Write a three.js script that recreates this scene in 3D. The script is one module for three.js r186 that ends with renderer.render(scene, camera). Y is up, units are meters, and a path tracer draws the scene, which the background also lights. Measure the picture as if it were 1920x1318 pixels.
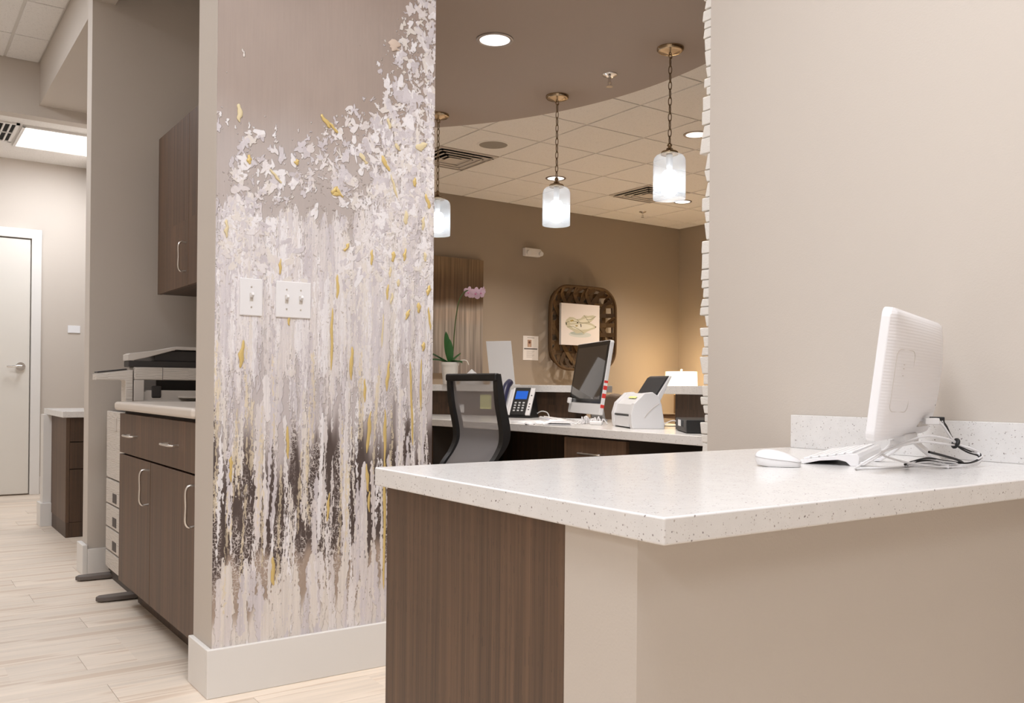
import * as THREE from 'three';
import { RoundedBoxGeometry } from 'three/addons/geometries/RoundedBoxGeometry.js';
import { mergeGeometries } from 'three/addons/utils/BufferGeometryUtils.js';
import { RectAreaLightUniformsLib } from 'three/addons/lights/RectAreaLightUniformsLib.js';

RectAreaLightUniformsLib.init();
const scene = new THREE.Scene();
scene.background = new THREE.Color(0x0a0908);

// ------------------------------------------------------------------ camera
const camera = new THREE.PerspectiveCamera(2 * Math.atan(659 / 1676.08) * 180 / Math.PI, 1920 / 1318, 0.05, 60);
camera.position.set(0, 0.93, 0);
camera.rotation.order = 'YXZ';
camera.rotation.set(0.177 * Math.PI / 180, -35.107 * Math.PI / 180, 0.512 * Math.PI / 180);
camera.setViewOffset(1920, 1318, 0, -61.69, 1920, 1318);

const renderer = new THREE.WebGLRenderer({ antialias: true });
renderer.toneMapping = THREE.LinearToneMapping;
renderer.toneMappingExposure = 1.05;
renderer.shadowMap.enabled = true;

// ------------------------------------------------------------------ light levels
const LIGHT = {
  troffer: 21, trofferHall: 9, trofferColor: [0.94, 0.995, 1.09],
  soffitCan: 7.5, lobbyCan: 18, canColor: [1, 0.93, 0.86],
  pendant: 0.115, pendantColor: [0.9, 0.95, 1],
  lamp: 1.35, lampColor: [1, 0.74, 0.42],
};
const lin = (a) => new THREE.Color().setRGB(a[0], a[1], a[2]);

// ------------------------------------------------------------------ helpers
function rng(seed) { let a = seed >>> 0; return () => { a = (a + 0x6D2B79F5) >>> 0; let t = a; t = Math.imul(t ^ (t >>> 15), t | 1); t ^= t + Math.imul(t ^ (t >>> 7), t | 61); return ((t ^ (t >>> 14)) >>> 0) / 4294967296; }; }
const HASH = new Float32Array(65536); { const r = rng(7); for (let i = 0; i < 65536; i++) HASH[i] = r(); }
function n2(x, y) {
  const xi = Math.floor(x), yi = Math.floor(y); let fx = x - xi, fy = y - yi;
  fx = fx * fx * (3 - 2 * fx); fy = fy * fy * (3 - 2 * fy);
  const h = (i, j) => HASH[((i & 255) + ((j & 255) << 8))];
  const a = h(xi, yi), b = h(xi + 1, yi), c = h(xi, yi + 1), d = h(xi + 1, yi + 1);
  return a + (b - a) * fx + (c - a) * fy + (a - b - c + d) * fx * fy;
}
function fbm(x, y, o) { let s = 0, a = 0.5, t = 0; for (let i = 0; i < o; i++) { s += a * n2(x, y); t += a; x = x * 2.03 + 17.3; y = y * 2.03 + 5.1; a *= 0.5; } return s / t; }
const clamp = (x, a = 0, b = 1) => Math.min(b, Math.max(a, x));
const sstep = (a, b, x) => { const t = clamp((x - a) / (b - a)); return t * t * (3 - 2 * t); };
const mix = (a, b, t) => [a[0] + (b[0] - a[0]) * t, a[1] + (b[1] - a[1]) * t, a[2] + (b[2] - a[2]) * t];

function dataTex(w, h, fn, srgb = true, wrap = true) {
  const d = new Uint8Array(w * h * 4);
  for (let j = 0; j < h; j++) for (let i = 0; i < w; i++) {
    const c = fn(i, j), k = (j * w + i) * 4;
    d[k] = clamp(c[0], 0, 255); d[k + 1] = clamp(c[1], 0, 255); d[k + 2] = clamp(c[2], 0, 255); d[k + 3] = 255;
  }
  const t = new THREE.DataTexture(d, w, h, THREE.RGBAFormat);
  t.magFilter = THREE.LinearFilter; t.minFilter = THREE.LinearMipmapLinearFilter; t.generateMipmaps = true;
  if (wrap) t.wrapS = t.wrapT = THREE.RepeatWrapping;
  if (srgb) t.colorSpace = THREE.SRGBColorSpace;
  t.needsUpdate = true; return t;
}
const taken = {};
function numbered(n) { if (taken[n] === undefined) { taken[n] = 0; return n; } taken[n]++; return n + '_' + String(taken[n]).padStart(3, '0'); }
function sh(m) { m.castShadow = true; m.receiveShadow = true; return m; }
function mesh(name, geo, mat, parent) { const m = sh(new THREE.Mesh(geo, mat)); m.name = name; parent.add(m); return m; }
function struct(name, geo, mat) { const m = sh(new THREE.Mesh(geo, mat)); m.name = numbered(name); m.userData = { kind: 'structure' }; scene.add(m); return m; }
function structGroup(name) { const g = new THREE.Group(); g.name = numbered(name); g.userData = { kind: 'structure' }; scene.add(g); return g; }
function thing(name, label, category, pos = [0, 0, 0], turn = 0, group) {
  const g = new THREE.Group(); g.name = numbered(name); g.position.set(...pos); g.rotation.y = turn;
  g.userData = { label, category }; if (group) g.userData.group = group; scene.add(g); return g;
}
// part given in world coordinates (thing with turn 0)
function partW(t, name, geo, mat) { geo.translate(-t.position.x, -t.position.y, -t.position.z); return mesh(name, geo, mat, t); }
function boxUV(geo, o = [0, 0]) {
  const g = geo, p = g.attributes.position, n = g.attributes.normal, uv = new Float32Array(p.count * 2);
  for (let i = 0; i < p.count; i++) {
    const ax = Math.abs(n.getX(i)), ay = Math.abs(n.getY(i)), az = Math.abs(n.getZ(i));
    let u, v;
    if (ay > ax && ay > az) { u = p.getX(i); v = p.getZ(i); } else if (ax > az) { u = p.getZ(i); v = p.getY(i); } else { u = p.getX(i); v = p.getY(i); }
    uv[2 * i] = u + o[0]; uv[2 * i + 1] = v + o[1];
  }
  g.setAttribute('uv', new THREE.BufferAttribute(uv, 2)); return g;
}
function bx(x0, x1, y0, y1, z0, z1, r = 0) {
  const w = x1 - x0, h = y1 - y0, d = z1 - z0;
  const g = r > 0 ? new RoundedBoxGeometry(w, h, d, 2, Math.min(r, w / 2.01, h / 2.01, d / 2.01)) : new THREE.BoxGeometry(w, h, d);
  g.translate((x0 + x1) / 2, (y0 + y1) / 2, (z0 + z1) / 2);
  return boxUV(g);
}
// centred box for local coordinates
function cb(w, h, d, x = 0, y = 0, z = 0, r = 0) { return bx(x - w / 2, x + w / 2, y - h / 2, y + h / 2, z - d / 2, z + d / 2, r); }
function prismY(pts, y0, y1, bevel = 0) {
  const s = new THREE.Shape(); pts.forEach(([x, z], i) => (i ? s.lineTo(x, -z) : s.moveTo(x, -z)));
  const g = new THREE.ExtrudeGeometry(s, { depth: y1 - y0 - 2 * bevel, bevelEnabled: bevel > 0, bevelSize: bevel, bevelThickness: bevel, bevelOffset: -bevel, bevelSegments: 2, curveSegments: 8 });
  g.rotateX(-Math.PI / 2); g.translate(0, y0 + bevel, 0); return boxUV(g);
}
// profile in (x,y), extruded along z from z0 to z1
function prismZ(pts, z0, z1, bevel = 0, holes = []) {
  const s = new THREE.Shape(); pts.forEach(([x, y], i) => (i ? s.lineTo(x, y) : s.moveTo(x, y)));
  for (const h of holes) { const q = new THREE.Path(); h.forEach(([x, y], i) => (i ? q.lineTo(x, y) : q.moveTo(x, y))); s.holes.push(q); }
  const g = new THREE.ExtrudeGeometry(s, { depth: z1 - z0 - 2 * bevel, bevelEnabled: bevel > 0, bevelSize: bevel, bevelThickness: bevel, bevelOffset: -bevel, bevelSegments: 2, curveSegments: 6 });
  g.translate(0, 0, z0 + bevel); return boxUV(g);
}
const V3 = (a) => new THREE.Vector3(a[0], a[1], a[2]);
function tube(pts, r, seg = 0, rs = 8, closed = false) { return new THREE.TubeGeometry(new THREE.CatmullRomCurve3(pts.map(V3), closed, 'centripetal'), seg || pts.length * 8, r, rs, closed); }
function cyl(r0, r1, h, x, y, z, seg = 24, open = false) { const g = new THREE.CylinderGeometry(r0, r1, h, seg, 1, open); g.translate(x, y, z); return g; }
function lathe(pts, seg = 32) { return new THREE.LatheGeometry(pts.map(([r, y]) => new THREE.Vector2(r, y)), seg); }
function roundRect(w, h, r, n = 5) { const p = []; for (const [cx, cy, a0] of [[w / 2 - r, h / 2 - r, 0], [-w / 2 + r, h / 2 - r, 90], [-w / 2 + r, -h / 2 + r, 180], [w / 2 - r, -h / 2 + r, 270]]) for (let i = 0; i <= n; i++) { const a = (a0 + 90 * i / n) * Math.PI / 180; p.push([cx + r * Math.cos(a), cy + r * Math.sin(a)]); } return p; }
// plan of the curved reception desk and soffit: one circle
const AC = [1.16, -3.5];
const arcPt = (R, deg) => [AC[0] + R * Math.cos(deg * Math.PI / 180), AC[1] - R * Math.sin(deg * Math.PI / 180)];
function arcSlab(R0, R1, d0, d1, y0, y1, bevel = 0) {
  const p = [], n = Math.max(4, Math.round(Math.abs(d1 - d0) / 3));
  for (let i = 0; i <= n; i++) p.push(arcPt(R1, d0 + (d1 - d0) * i / n));
  for (let i = n; i >= 0; i--) p.push(arcPt(R0, d0 + (d1 - d0) * i / n));
  return prismY(p, y0, y1, bevel);
}
function std(o) { const c = o.c; delete o.c; const m = new THREE.MeshStandardMaterial(o); if (c) m.color = Array.isArray(c) ? lin(c) : new THREE.Color(c); return m; }
function phys(o) { const c = o.c; delete o.c; const m = new THREE.MeshPhysicalMaterial(o); if (c) m.color = Array.isArray(c) ? lin(c) : new THREE.Color(c); return m; }

// ------------------------------------------------------------------ textures
const TX = {};
TX.laminate = dataTex(512, 512, (i, j) => {
  const u = i / 512, v = j / 512;
  const wu = u + 0.004 * n2(v * 6, 3);
  let t = 0.42 * n2(wu * 256 * 0.25, v * 2) + 0.33 * n2(wu * 256, v * 4 + 9) + 0.25 * n2(wu * 32, v * 1 + 4);
  const f = n2(wu * 512, v * 24) > 0.86 ? -0.14 : 0;
  const k = 0.74 + 0.52 * t + f;
  return [95 * k, 72 * k, 54 * k];
}); TX.laminate.repeat.set(1.6, 1.2);
TX.quartz = (() => {
  const W = 1024, buf = new Float32Array(W * W * 3), r = rng(31);
  for (let j = 0; j < W; j++) for (let i = 0; i < W; i++) { const v = 229 + 7 * (fbm(i / 32, j / 32, 2) - 0.5) + 5 * (r() - 0.5), k = (j * W + i) * 3; buf[k] = v; buf[k + 1] = v - 3.5; buf[k + 2] = v - 7; }
  const kinds = [[150, 138, 128], [176, 164, 152], [112, 98, 88], [120, 112, 112], [196, 186, 176], [92, 80, 74]];
  for (let s = 0; s < 6500; s++) {
    const cx = r() * W, cy = r() * W, rad = 0.4 + 2.0 * Math.pow(r(), 3.2), c = kinds[Math.floor(r() * kinds.length)], el = 0.5 + r(), an = r() * 3.14, a = 0.4 + 0.4 * r();
    for (let dj = -4; dj <= 4; dj++) for (let di = -4; di <= 4; di++) {
      const x = di * Math.cos(an) + dj * Math.sin(an), y = (-di * Math.sin(an) + dj * Math.cos(an)) * el;
      const d = Math.sqrt(x * x + y * y); if (d > rad + 0.5) continue;
      const w = a * clamp(rad + 0.5 - d), k = (((Math.floor(cy) + dj + W) % W) * W + (Math.floor(cx) + di + W) % W) * 3;
      for (let q = 0; q < 3; q++) buf[k + q] += (c[q] - buf[k + q]) * w;
    }
  }
  const t = dataTex(W, W, (i, j) => { const k = (j * W + i) * 3; return [buf[k], buf[k + 1], buf[k + 2]]; });
  t.repeat.set(1.7, 1.7); return t;
})();
TX.plank = dataTex(1024, 512, (i, j) => {
  const u = i / 1024, v = j / 512; // u along the grain 1.4 m, v across 0.9 m
  const wv = v + 0.006 * n2(u * 12, v * 6);
  const a = n2(u * 3, wv * 64), b = n2(u * 5 + 3, wv * 22 + 7), c = n2(u * 16, wv * 256 * 0.8), d = n2(u * 2 + 9, wv * 9);
  let t = 0.3 * a + 0.32 * b + 0.14 * c + 0.24 * d;
  const dark = sstep(0.56, 0.78, b * 0.6 + a * 0.4);
  let k = 0.9 + 0.2 * t;
  const col = mix([238, 223, 206], [205, 184, 164], dark * 0.75);
  return [col[0] * k, col[1] * k, col[2] * k];
}); TX.plank.repeat.set(1 / 1.4, 1 / 0.9);
TX.tile = dataTex(256, 256, (i, j) => { const r = n2(i * 0.9, j * 0.9), s = n2(i * 0.3 + 50, j * 0.3); const v = 236 + 8 * r - (s > 0.82 ? 14 : 0); return [v, v - 4, v - 9]; }); TX.tile.repeat.set(2.5, 2.5);
TX.paintBump = dataTex(256, 256, (i, j) => { const v = 128 + 110 * (fbm(i / 4, j / 4, 2) - 0.5); return [v, v, v]; }, false); TX.paintBump.repeat.set(5, 5);
TX.ribs = dataTex(8, 64, (i, j) => { const v = 128 + 90 * Math.sin(j / 64 * Math.PI * 2 * 4) + 30 * (n2(j * 0.7, 3) - 0.5); return [v, v, v]; }, false); TX.ribs.repeat.set(10, 40);
TX.copierGrain = dataTex(64, 128, (i, j) => { const v = 128 + 170 * (fbm(i / 28, j / 2.2, 2) - 0.5); return [v, v, v]; }, false); TX.copierGrain.repeat.set(9, 7);
TX.meshCloth = dataTex(64, 64, (i, j) => { const v = ((i >> 2) % 2) ^ ((j >> 2) % 2) ? 205 : 165; return [v, v, v]; }); TX.meshCloth.repeat.set(30, 30);
TX.bronzeArt = dataTex(256, 512, (i, j) => {
  const u = i / 256, v = j / 512; // v up
  const s = 0.5 * n2(u * 60, v * 2.5) + 0.3 * n2(u * 140, v * 6) + 0.2 * n2(u * 18, v * 2);
  const w = v + 0.06 * (n2(u * 7, 2) - 0.5);
  let c = mix([150, 139, 132], [168, 158, 148], sstep(0.0, 0.35, w));
  c = mix(c, [176, 160, 146], sstep(0.4, 0.52, w) * (1 - sstep(0.55, 0.6, w)));
  c = mix(c, [98, 76, 56], sstep(0.56, 0.66, w));
  c = mix(c, [138, 116, 92], sstep(0.74, 0.98, w));
  const k = 0.72 + 0.55 * s; return [c[0] * k, c[1] * k, c[2] * k];
}, true, false);

// ------------------------------------------------------------------ materials
const M = {};
M.wall = std({ c: [0.60, 0.535, 0.468], roughness: 0.82, bumpMap: TX.paintBump, bumpScale: 0.0004 });
M.taupe = std({ c: [0.37, 0.305, 0.24], roughness: 0.82, bumpMap: TX.paintBump, bumpScale: 0.0004 });
M.soffit = std({ c: [0.40, 0.32, 0.265], roughness: 0.85, bumpMap: TX.paintBump, bumpScale: 0.0004 });
M.trim = std({ c: [0.80, 0.77, 0.73], roughness: 0.42 });
M.door = std({ c: [0.76, 0.715, 0.645], roughness: 0.5 });
M.laminate = std({ map: TX.laminate, roughness: 0.5 });
M.laminateDark = std({ c: [0.62, 0.6, 0.58], map: TX.laminate, roughness: 0.5 });
M.core = std({ c: [0.05, 0.037, 0.028], roughness: 0.8 });
M.quartz = phys({ map: TX.quartz, roughness: 0.24, clearcoat: 0.25, clearcoatRoughness: 0.12 });
M.postform = std({ c: [0.70, 0.62, 0.54], roughness: 0.4 });
M.plank = []; for (let i = 0; i < 5; i++) { const k = [1, 0.96, 0.985, 0.93, 1.02][i]; M.plank.push(std({ c: [k, k * 0.995, k * 0.985], map: TX.plank, roughness: 0.48 })); }
M.subfloor = std({ c: [0.30, 0.24, 0.19], roughness: 0.9 });
M.tile = std({ map: TX.tile, roughness: 0.95 });
M.grid = std({ c: [0.74, 0.70, 0.65], roughness: 0.7 });
M.steel = std({ c: [0.72, 0.68, 0.63], metalness: 1, roughness: 0.3 });
M.chrome = std({ c: [0.8, 0.78, 0.76], metalness: 1, roughness: 0.12 });
M.brass = std({ c: [0.44, 0.335, 0.22], metalness: 1, roughness: 0.22 });
M.brassDark = std({ c: [0.30, 0.225, 0.15], metalness: 1, roughness: 0.32 });
M.black = std({ c: [0.012, 0.011, 0.011], roughness: 0.45 });
M.blackSoft = std({ c: [0.018, 0.017, 0.017], roughness: 0.75 });
M.foot = std({ c: [0.15, 0.125, 0.11], roughness: 0.55 });
M.charcoal = std({ c: [0.06, 0.055, 0.052], roughness: 0.6 });
M.white = std({ c: [0.82, 0.80, 0.79], roughness: 0.4 });
M.whiteGloss = phys({ c: [0.84, 0.815, 0.81], roughness: 0.22, clearcoat: 0.3 });
M.whiteRib = std({ c: [0.82, 0.79, 0.785], roughness: 0.38, bumpMap: TX.ribs, bumpScale: 0.00035 });
M.paper = std({ c: [0.83, 0.82, 0.82], roughness: 0.9 });
M.stone = std({ c: [0.80, 0.755, 0.69], roughness: 0.85, bumpMap: TX.paintBump, bumpScale: 0.002 });
M.copier = std({ c: [0.66, 0.60, 0.535], roughness: 0.55, bumpMap: TX.copierGrain, bumpScale: 0.005 });
M.copierPlain = std({ c: [0.62, 0.565, 0.51], roughness: 0.5 });
M.copierDark = std({ c: [0.035, 0.03, 0.028], roughness: 0.5 });
M.copierGap = std({ c: [0.10, 0.085, 0.075], roughness: 0.7 });
M.glowPanel = std({ c: [0.9, 0.9, 0.9], emissive: new THREE.Color(1, 0.97, 0.94), emissiveIntensity: 1.5, roughness: 0.5 });
M.glowCan = std({ c: [0.9, 0.9, 0.9], emissive: new THREE.Color(1, 0.97, 0.95), emissiveIntensity: 1.25, roughness: 0.5 });
M.canTrim = std({ c: [0.36, 0.31, 0.28], metalness: 0.6, roughness: 0.3 });
M.ventDark = std({ c: [0.01, 0.009, 0.008], roughness: 0.9 });
M.speaker = std({ c: [0.33, 0.30, 0.26], roughness: 0.8 });
M.seedGlass = phys({ c: [0.93, 0.95, 0.97], transmission: 0.8, thickness: 0, roughness: 0.24, side: THREE.DoubleSide });
M.frostGlow = std({ c: [0.95, 0.95, 0.95], emissive: new THREE.Color(0.97, 0.985, 1), emissiveIntensity: 1.15, roughness: 0.5 });
M.lampShade = phys({ c: [0.93, 0.88, 0.76], transmission: 0.32, thickness: 0, roughness: 0.95, side: THREE.DoubleSide, emissive: new THREE.Color(1, 0.86, 0.58), emissiveIntensity: 0.35 });
M.bulbWarm = std({ c: [0.95, 0.9, 0.8], emissive: new THREE.Color(1, 0.8, 0.5), emissiveIntensity: 3, roughness: 0.5 });
M.gold = std({ c: [0.70, 0.52, 0.20], roughness: 0.42, metalness: 0.2 });
M.goldPale = std({ c: [0.74, 0.62, 0.38], roughness: 0.5 });
M.tan = std({ c: [0.66, 0.52, 0.42], roughness: 0.6 });
M.leaf = std({ c: [0.035, 0.13, 0.03], roughness: 0.4, side: THREE.DoubleSide });
M.stem = std({ c: [0.07, 0.11, 0.03], roughness: 0.6 });
M.petal = phys({ c: [0.83, 0.60, 0.70], roughness: 0.6, transmission: 0.25, thickness: 0, side: THREE.DoubleSide });
M.petalLip = std({ c: [0.62, 0.22, 0.38], roughness: 0.6, side: THREE.DoubleSide });
M.pot = std({ c: [0.80, 0.76, 0.69], roughness: 0.5 });
M.soil = std({ c: [0.07, 0.045, 0.03], roughness: 1 });
M.screenOff = phys({ c: [0.012, 0.012, 0.013], roughness: 0.06, clearcoat: 1, clearcoatRoughness: 0.03 });
M.bezel = std({ c: [0.008, 0.008, 0.008], roughness: 0.2 });
M.alu = std({ c: [0.82, 0.815, 0.815], metalness: 0.1, roughness: 0.35 });
M.red = std({ c: [0.72, 0.045, 0.035], roughness: 0.6 });
M.yellow = std({ c: [0.78, 0.78, 0.30], roughness: 0.9 });
M.scanner = std({ c: [0.74, 0.73, 0.735], roughness: 0.42 });
M.scannerDark = std({ c: [0.022, 0.021, 0.022], roughness: 0.5 });
M.phoneBlue = std({ c: [0.03, 0.03, 0.075], roughness: 0.35 });
M.phoneScreen = std({ c: [0.02, 0.08, 0.4], emissive: new THREE.Color(0.02, 0.13, 0.6), emissiveIntensity: 0.5, roughness: 0.2 });
M.key = std({ c: [0.6, 0.6, 0.6], roughness: 0.5 });
M.mesh = std({ c: [0.86, 0.82, 0.84], map: TX.meshCloth, roughness: 0.8, transparent: true, opacity: 0.6, side: THREE.DoubleSide });
M.wicker = [std({ c: [0.095, 0.048, 0.014], roughness: 0.8 }), std({ c: [0.065, 0.033, 0.011], roughness: 0.8 }), std({ c: [0.13, 0.07, 0.022], roughness: 0.8 })];
M.sofa = std({ c: [0.13, 0.095, 0.07], roughness: 0.95 });
M.wood = std({ c: [0.12, 0.06, 0.025], roughness: 0.4 });
M.marble = std({ c: [0.72, 0.69, 0.64], roughness: 0.35 });
M.cableW = std({ c: [0.80, 0.78, 0.78], roughness: 0.45 });
M.glass = phys({ c: [0.96, 0.97, 0.97], transmission: 1, thickness: 0.004, roughness: 0.04, ior: 1.5 });

// ------------------------------------------------------------------ the setting
const CEIL = 3.16, LCEIL = 2.96, SOFF = 2.6;
// floor: slab and single planks in the hall
{
  const f = structGroup('floor');
  mesh('subfloor', bx(-5.7, 8.5, -0.15, -0.008, -8.7, 4.2), M.subfloor, f);
  mesh('office_floor', bx(1.55, 8.5, -0.008, 0, -8.7, 4.2), M.plank[0], f);
  mesh('open_floor', bx(-5.7, -1.4, -0.008, 0, -2.3, 4.2), M.plank[0], f);
  mesh('open_floor', bx(-1.4, 1.55, -0.008, 0, 1.756, 4.2), M.plank[0], f);
  const r = rng(5), PW = 0.182, PL = 1.22, cache = {};
  for (let row = 0; row < 56; row++) {
    const z0 = -8.44 + row * PW, z1 = z0 + PW; if (z0 > 1.6) break;
    let x = -1.4 - PL * r();
    while (x < 1.55) {
      const a = Math.max(x, -1.4), b = Math.min(x + PL, 1.55); x += PL;
      if (b - a < 0.05) continue;
      const full = b - a > PL - 0.001, vi = Math.floor(r() * 6);
      let g;
      const mk = () => { const q = new THREE.BoxGeometry(b - a - 0.0012, 0.008, PW - 0.0012); const ou = r() * 1.4, ov = r() * 0.9; boxUV(q, [ou, ov]); return q; };
      if (full) g = cache[vi] || (cache[vi] = mk()); else g = mk();
      const m = mesh('plank', g, M.plank[Math.floor(r() * 5)], f); m.position.set((a + b) / 2, -0.004, (z0 + z1) / 2);
    }
  }
}
// walls
struct('wall_left', bx(-5.65, -5.5, 0, CEIL, -0.55, 4.15), M.wall);
struct('wall_hall_left', bx(-1.55, -1.4, 0, CEIL, -8.57, -0.4), M.wall);
struct('wall_left_return', bx(-5.5, -1.55, 0, CEIL, -0.55, -0.4), M.wall);
struct('wall_rear', bx(-5.65, 2.33, 0, CEIL, 4.0, 4.15), M.wall);
struct('wall_right', bx(2.18, 2.33, 0, CEIL, -2.0, 4.0), M.wall);
struct('wall_column', bx(0.803, 1.55, 0, CEIL, -2.87, -2.684), M.wall);
struct('wall_partition', bx(1.43, 1.55, 0, CEIL, -8.42, -2.87), M.wall);
struct('wall_alcove_side', bx(0.818, 1.43, 0, CEIL, -4.87, -4.75), M.wall);
struct('wall_alcove_header', bx(0.803, 0.92, 2.80, CEIL, -4.75, -2.87), M.wall);
struct('wall_hall_end', bx(-1.4, 1.55, 0, CEIL, -8.57, -8.42), M.wall);
struct('wall_hall_header', bx(-1.4, 1.43, 2.781, CEIL, -7.1, -6.984), M.wall);
struct('wall_bulkhead', bx(0.868, 1.43, 2.86, CEIL, -6.984, -4.87), M.wall);
struct('wall_lobby_back', bx(1.55, 8.43, 0, CEIL, -8.25, -8.1), M.taupe);
struct('wall_lobby_right', bx(8.28, 8.43, 0, CEIL, -8.1, 1.15), M.taupe);
struct('wall_lobby_near', bx(2.33, 8.43, 0, CEIL, 1.0, 1.15), M.taupe);
struct('wall_half', bx(0.858, 2.18, 0, 0.7245, -1.075, -0.914), M.wall);
struct('wall_nook_stub', bx(0.852, 1.43, 0, 0.7245, -6.62, -6.5), M.trim);
struct('wall_roof', bx(-5.7, 8.5, CEIL + 0.02, CEIL + 0.15, -8.7, 4.2), M.wall);

// baseboards
function baseboard(name, x0, x1, z0, z1, h = 0.145) { struct(name, bx(x0, x1, 0, h, z0, z1, 0.003), M.trim); }
baseboard('baseboard_column_front', 0.787, 1.55, -2.684, -2.668);
baseboard('baseboard_column_side', 0.787, 0.803, -2.87, -2.684);
baseboard('baseboard_alcove_end', 0.795, 0.818, -4.89, -4.735);
baseboard('baseboard_alcove_side', 0.818, 1.43, -4.75, -4.735, 0.125);
baseboard('baseboard_hall_end', 1.075, 1.43, -8.42, -8.404);
baseboard('baseboard_nook', 0.835, 0.905, -6.64, -6.482, 0.15);

// suspended ceilings: tiles hang a little below the grid
function tiles(parent, xs, zs, y, skip = () => false) {
  const cache = {};
  for (let i = 0; i + 1 < xs.length; i++) for (let j = 0; j + 1 < zs.length; j++) {
    if (skip((xs[i] + xs[i + 1]) / 2, (zs[j] + zs[j + 1]) / 2)) continue;
    const w = xs[i + 1] - xs[i] - 0.017, d = zs[j + 1] - zs[j] - 0.017; if (w < 0.03 || d < 0.03) continue;
    const k = w.toFixed(3) + '_' + d.toFixed(3);
    const g = cache[k] || (cache[k] = boxUV(new RoundedBoxGeometry(w, 0.016, d, 1, 0.003)));
    const m = mesh('ceiling_tile', g, M.tile, parent); m.position.set((xs[i] + xs[i + 1]) / 2, y + 0.008, (zs[j] + zs[j + 1]) / 2);
  }
}
function steps(a, b, o, s) { const r = [a]; for (let k = Math.ceil((a - o) / s + 0.05); o + k * s < b - 0.03; k++) r.push(o + k * s); r.push(b); return r; }
const inArc = (x, z, R = 2.2) => Math.hypot(x - AC[0], z - AC[1]) < R;
const isVent = (x, z) => (Math.abs(x - 4.125) < 0.2 && Math.abs(z + 6.82) < 0.2) || (Math.abs(x - 6.525) < 0.2 && Math.abs(z + 6.82) < 0.2);
{
  const c = structGroup('ceiling');
  mesh('grid', bx(1.55, 8.28, LCEIL + 0.006, LCEIL + 0.05, -8.1, 1.0), M.grid, c);
  tiles(c, steps(1.55, 8.28, 4.425, 0.6), steps(-8.1, 1.0, -6.52, 0.6), LCEIL, (x, z) => isVent(x, z) || (inArc(x, z, 1.9) && x < 3.2) || (x < 2.33 && z > -2.0));
  const h = structGroup('ceiling_hall');
  mesh('grid', bx(-5.5, 2.18, CEIL, CEIL + 0.02, -6.984, 4.0), M.grid, h);
  tiles(h, steps(-1.4, 0.868, 0.655, 0.61), steps(-6.984, -4.87, -6.49, 0.61), CEIL - 0.008);
  tiles(h, steps(-5.5, 2.18, 0.655, 0.61), steps(-0.4, 4.0, -6.49, 0.61), CEIL - 0.008);
  tiles(h, steps(-1.4, 0.803, 0.655, 0.61), steps(-4.87, -2.0, -6.49, 0.61), CEIL - 0.008);
  tiles(h, steps(-1.4, 2.18, 0.655, 0.61), steps(-2.0, -0.4, -6.49, 0.61), CEIL - 0.008);
  const e = structGroup('ceiling_hall_end');
  mesh('lower_ceiling', bx(-1.4, 1.43, 2.781, 2.85, -8.42, -7.1), M.tile, e);
}
// curved dropped soffit over the reception desk
{
  const p = []; const d0 = 80.2, d1 = -59.4, n = 56;
  for (let i = 0; i <= n; i++) p.push(arcPt(2.3, d0 + (d1 - d0) * i / n));
  p.push([2.33, -2.0], [1.55, -2.0]);
  struct('ceiling_soffit', prismY(p, SOFF, LCEIL + 0.05), M.soffit);
}

// stacked stone on the end of the right wall
{
  const g = structGroup('wall_stone_end'), r = rng(77);
  let y = 0.02, k = 0; const JO = 0.0942, base = 1.9791 - 21 * JO;
  const panels = []; for (let q = 0; q < 33; q++) panels.push(base + q * JO);
  for (let q = 0; q + 1 < panels.length; q++) {
    const a = panels[q], b = panels[q + 1]; const m = 2 + Math.floor(r() * 2), cuts = [a + 0.0008];
    for (let s = 1; s < m; s++) cuts.push(a + JO * (s + 0.5 * (r() - 0.5)) / m); cuts.push(b - 0.0008);
    for (let s = 0; s + 1 < cuts.length; s++) {
      const d = 0.016 + 0.026 * r(), hh = cuts[s + 1] - cuts[s] - 0.001;
      const geo = bx(2.182 + 0.002 * r(), 2.328, cuts[s], cuts[s] + hh, -2.0 - d, -2.0005, 0.004);
      const pos = geo.attributes.position; const sl = (r() - 0.5) * 0.5, of = r() * 9;
      for (let i = 0; i < pos.count; i++) { if (pos.getZ(i) < -2.006) pos.setZ(i, pos.getZ(i) + sl * (pos.getY(i) - cuts[s] - hh / 2) + 0.008 * (n2(pos.getX(i) * 40 + of, pos.getY(i) * 60) - 0.5)); }
      geo.computeVertexNormals(); mesh('stone', geo, M.stone, g);
    }
  }
}

// hall door
{
  const d = structGroup('door_1');
  mesh('door_leaf', bx(0.08, 0.99, 0.012, 2.118, -8.418, -8.385, 0.002), M.door, d);
  mesh('door_casing', mergeGeometries([bx(0.998, 1.072, 0, 2.205, -8.42, -8.372, 0.004), bx(0.0, 0.072, 0, 2.205, -8.42, -8.372, 0.004), bx(0.0, 1.072, 2.128, 2.205, -8.42, -8.371, 0.004)]), M.trim, d);
  const rose = new THREE.CylinderGeometry(0.034, 0.036, 0.018, 28); rose.rotateX(Math.PI / 2); rose.translate(0.925, 1.065, -8.378);
  const neck = new THREE.CylinderGeometry(0.012, 0.014, 0.045, 16); neck.rotateX(Math.PI / 2); neck.translate(0.925, 1.065, -8.35);
  const lev = tube([[0.93, 1.066, -8.328], [0.9, 1.066, -8.327], [0.86, 1.063, -8.33], [0.82, 1.062, -8.335]], 0.0095, 24, 10);
  mesh('door_handle', mergeGeometries([rose.toNonIndexed(), neck.toNonIndexed(), lev.toNonIndexed()]), M.chrome, d);
}

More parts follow.
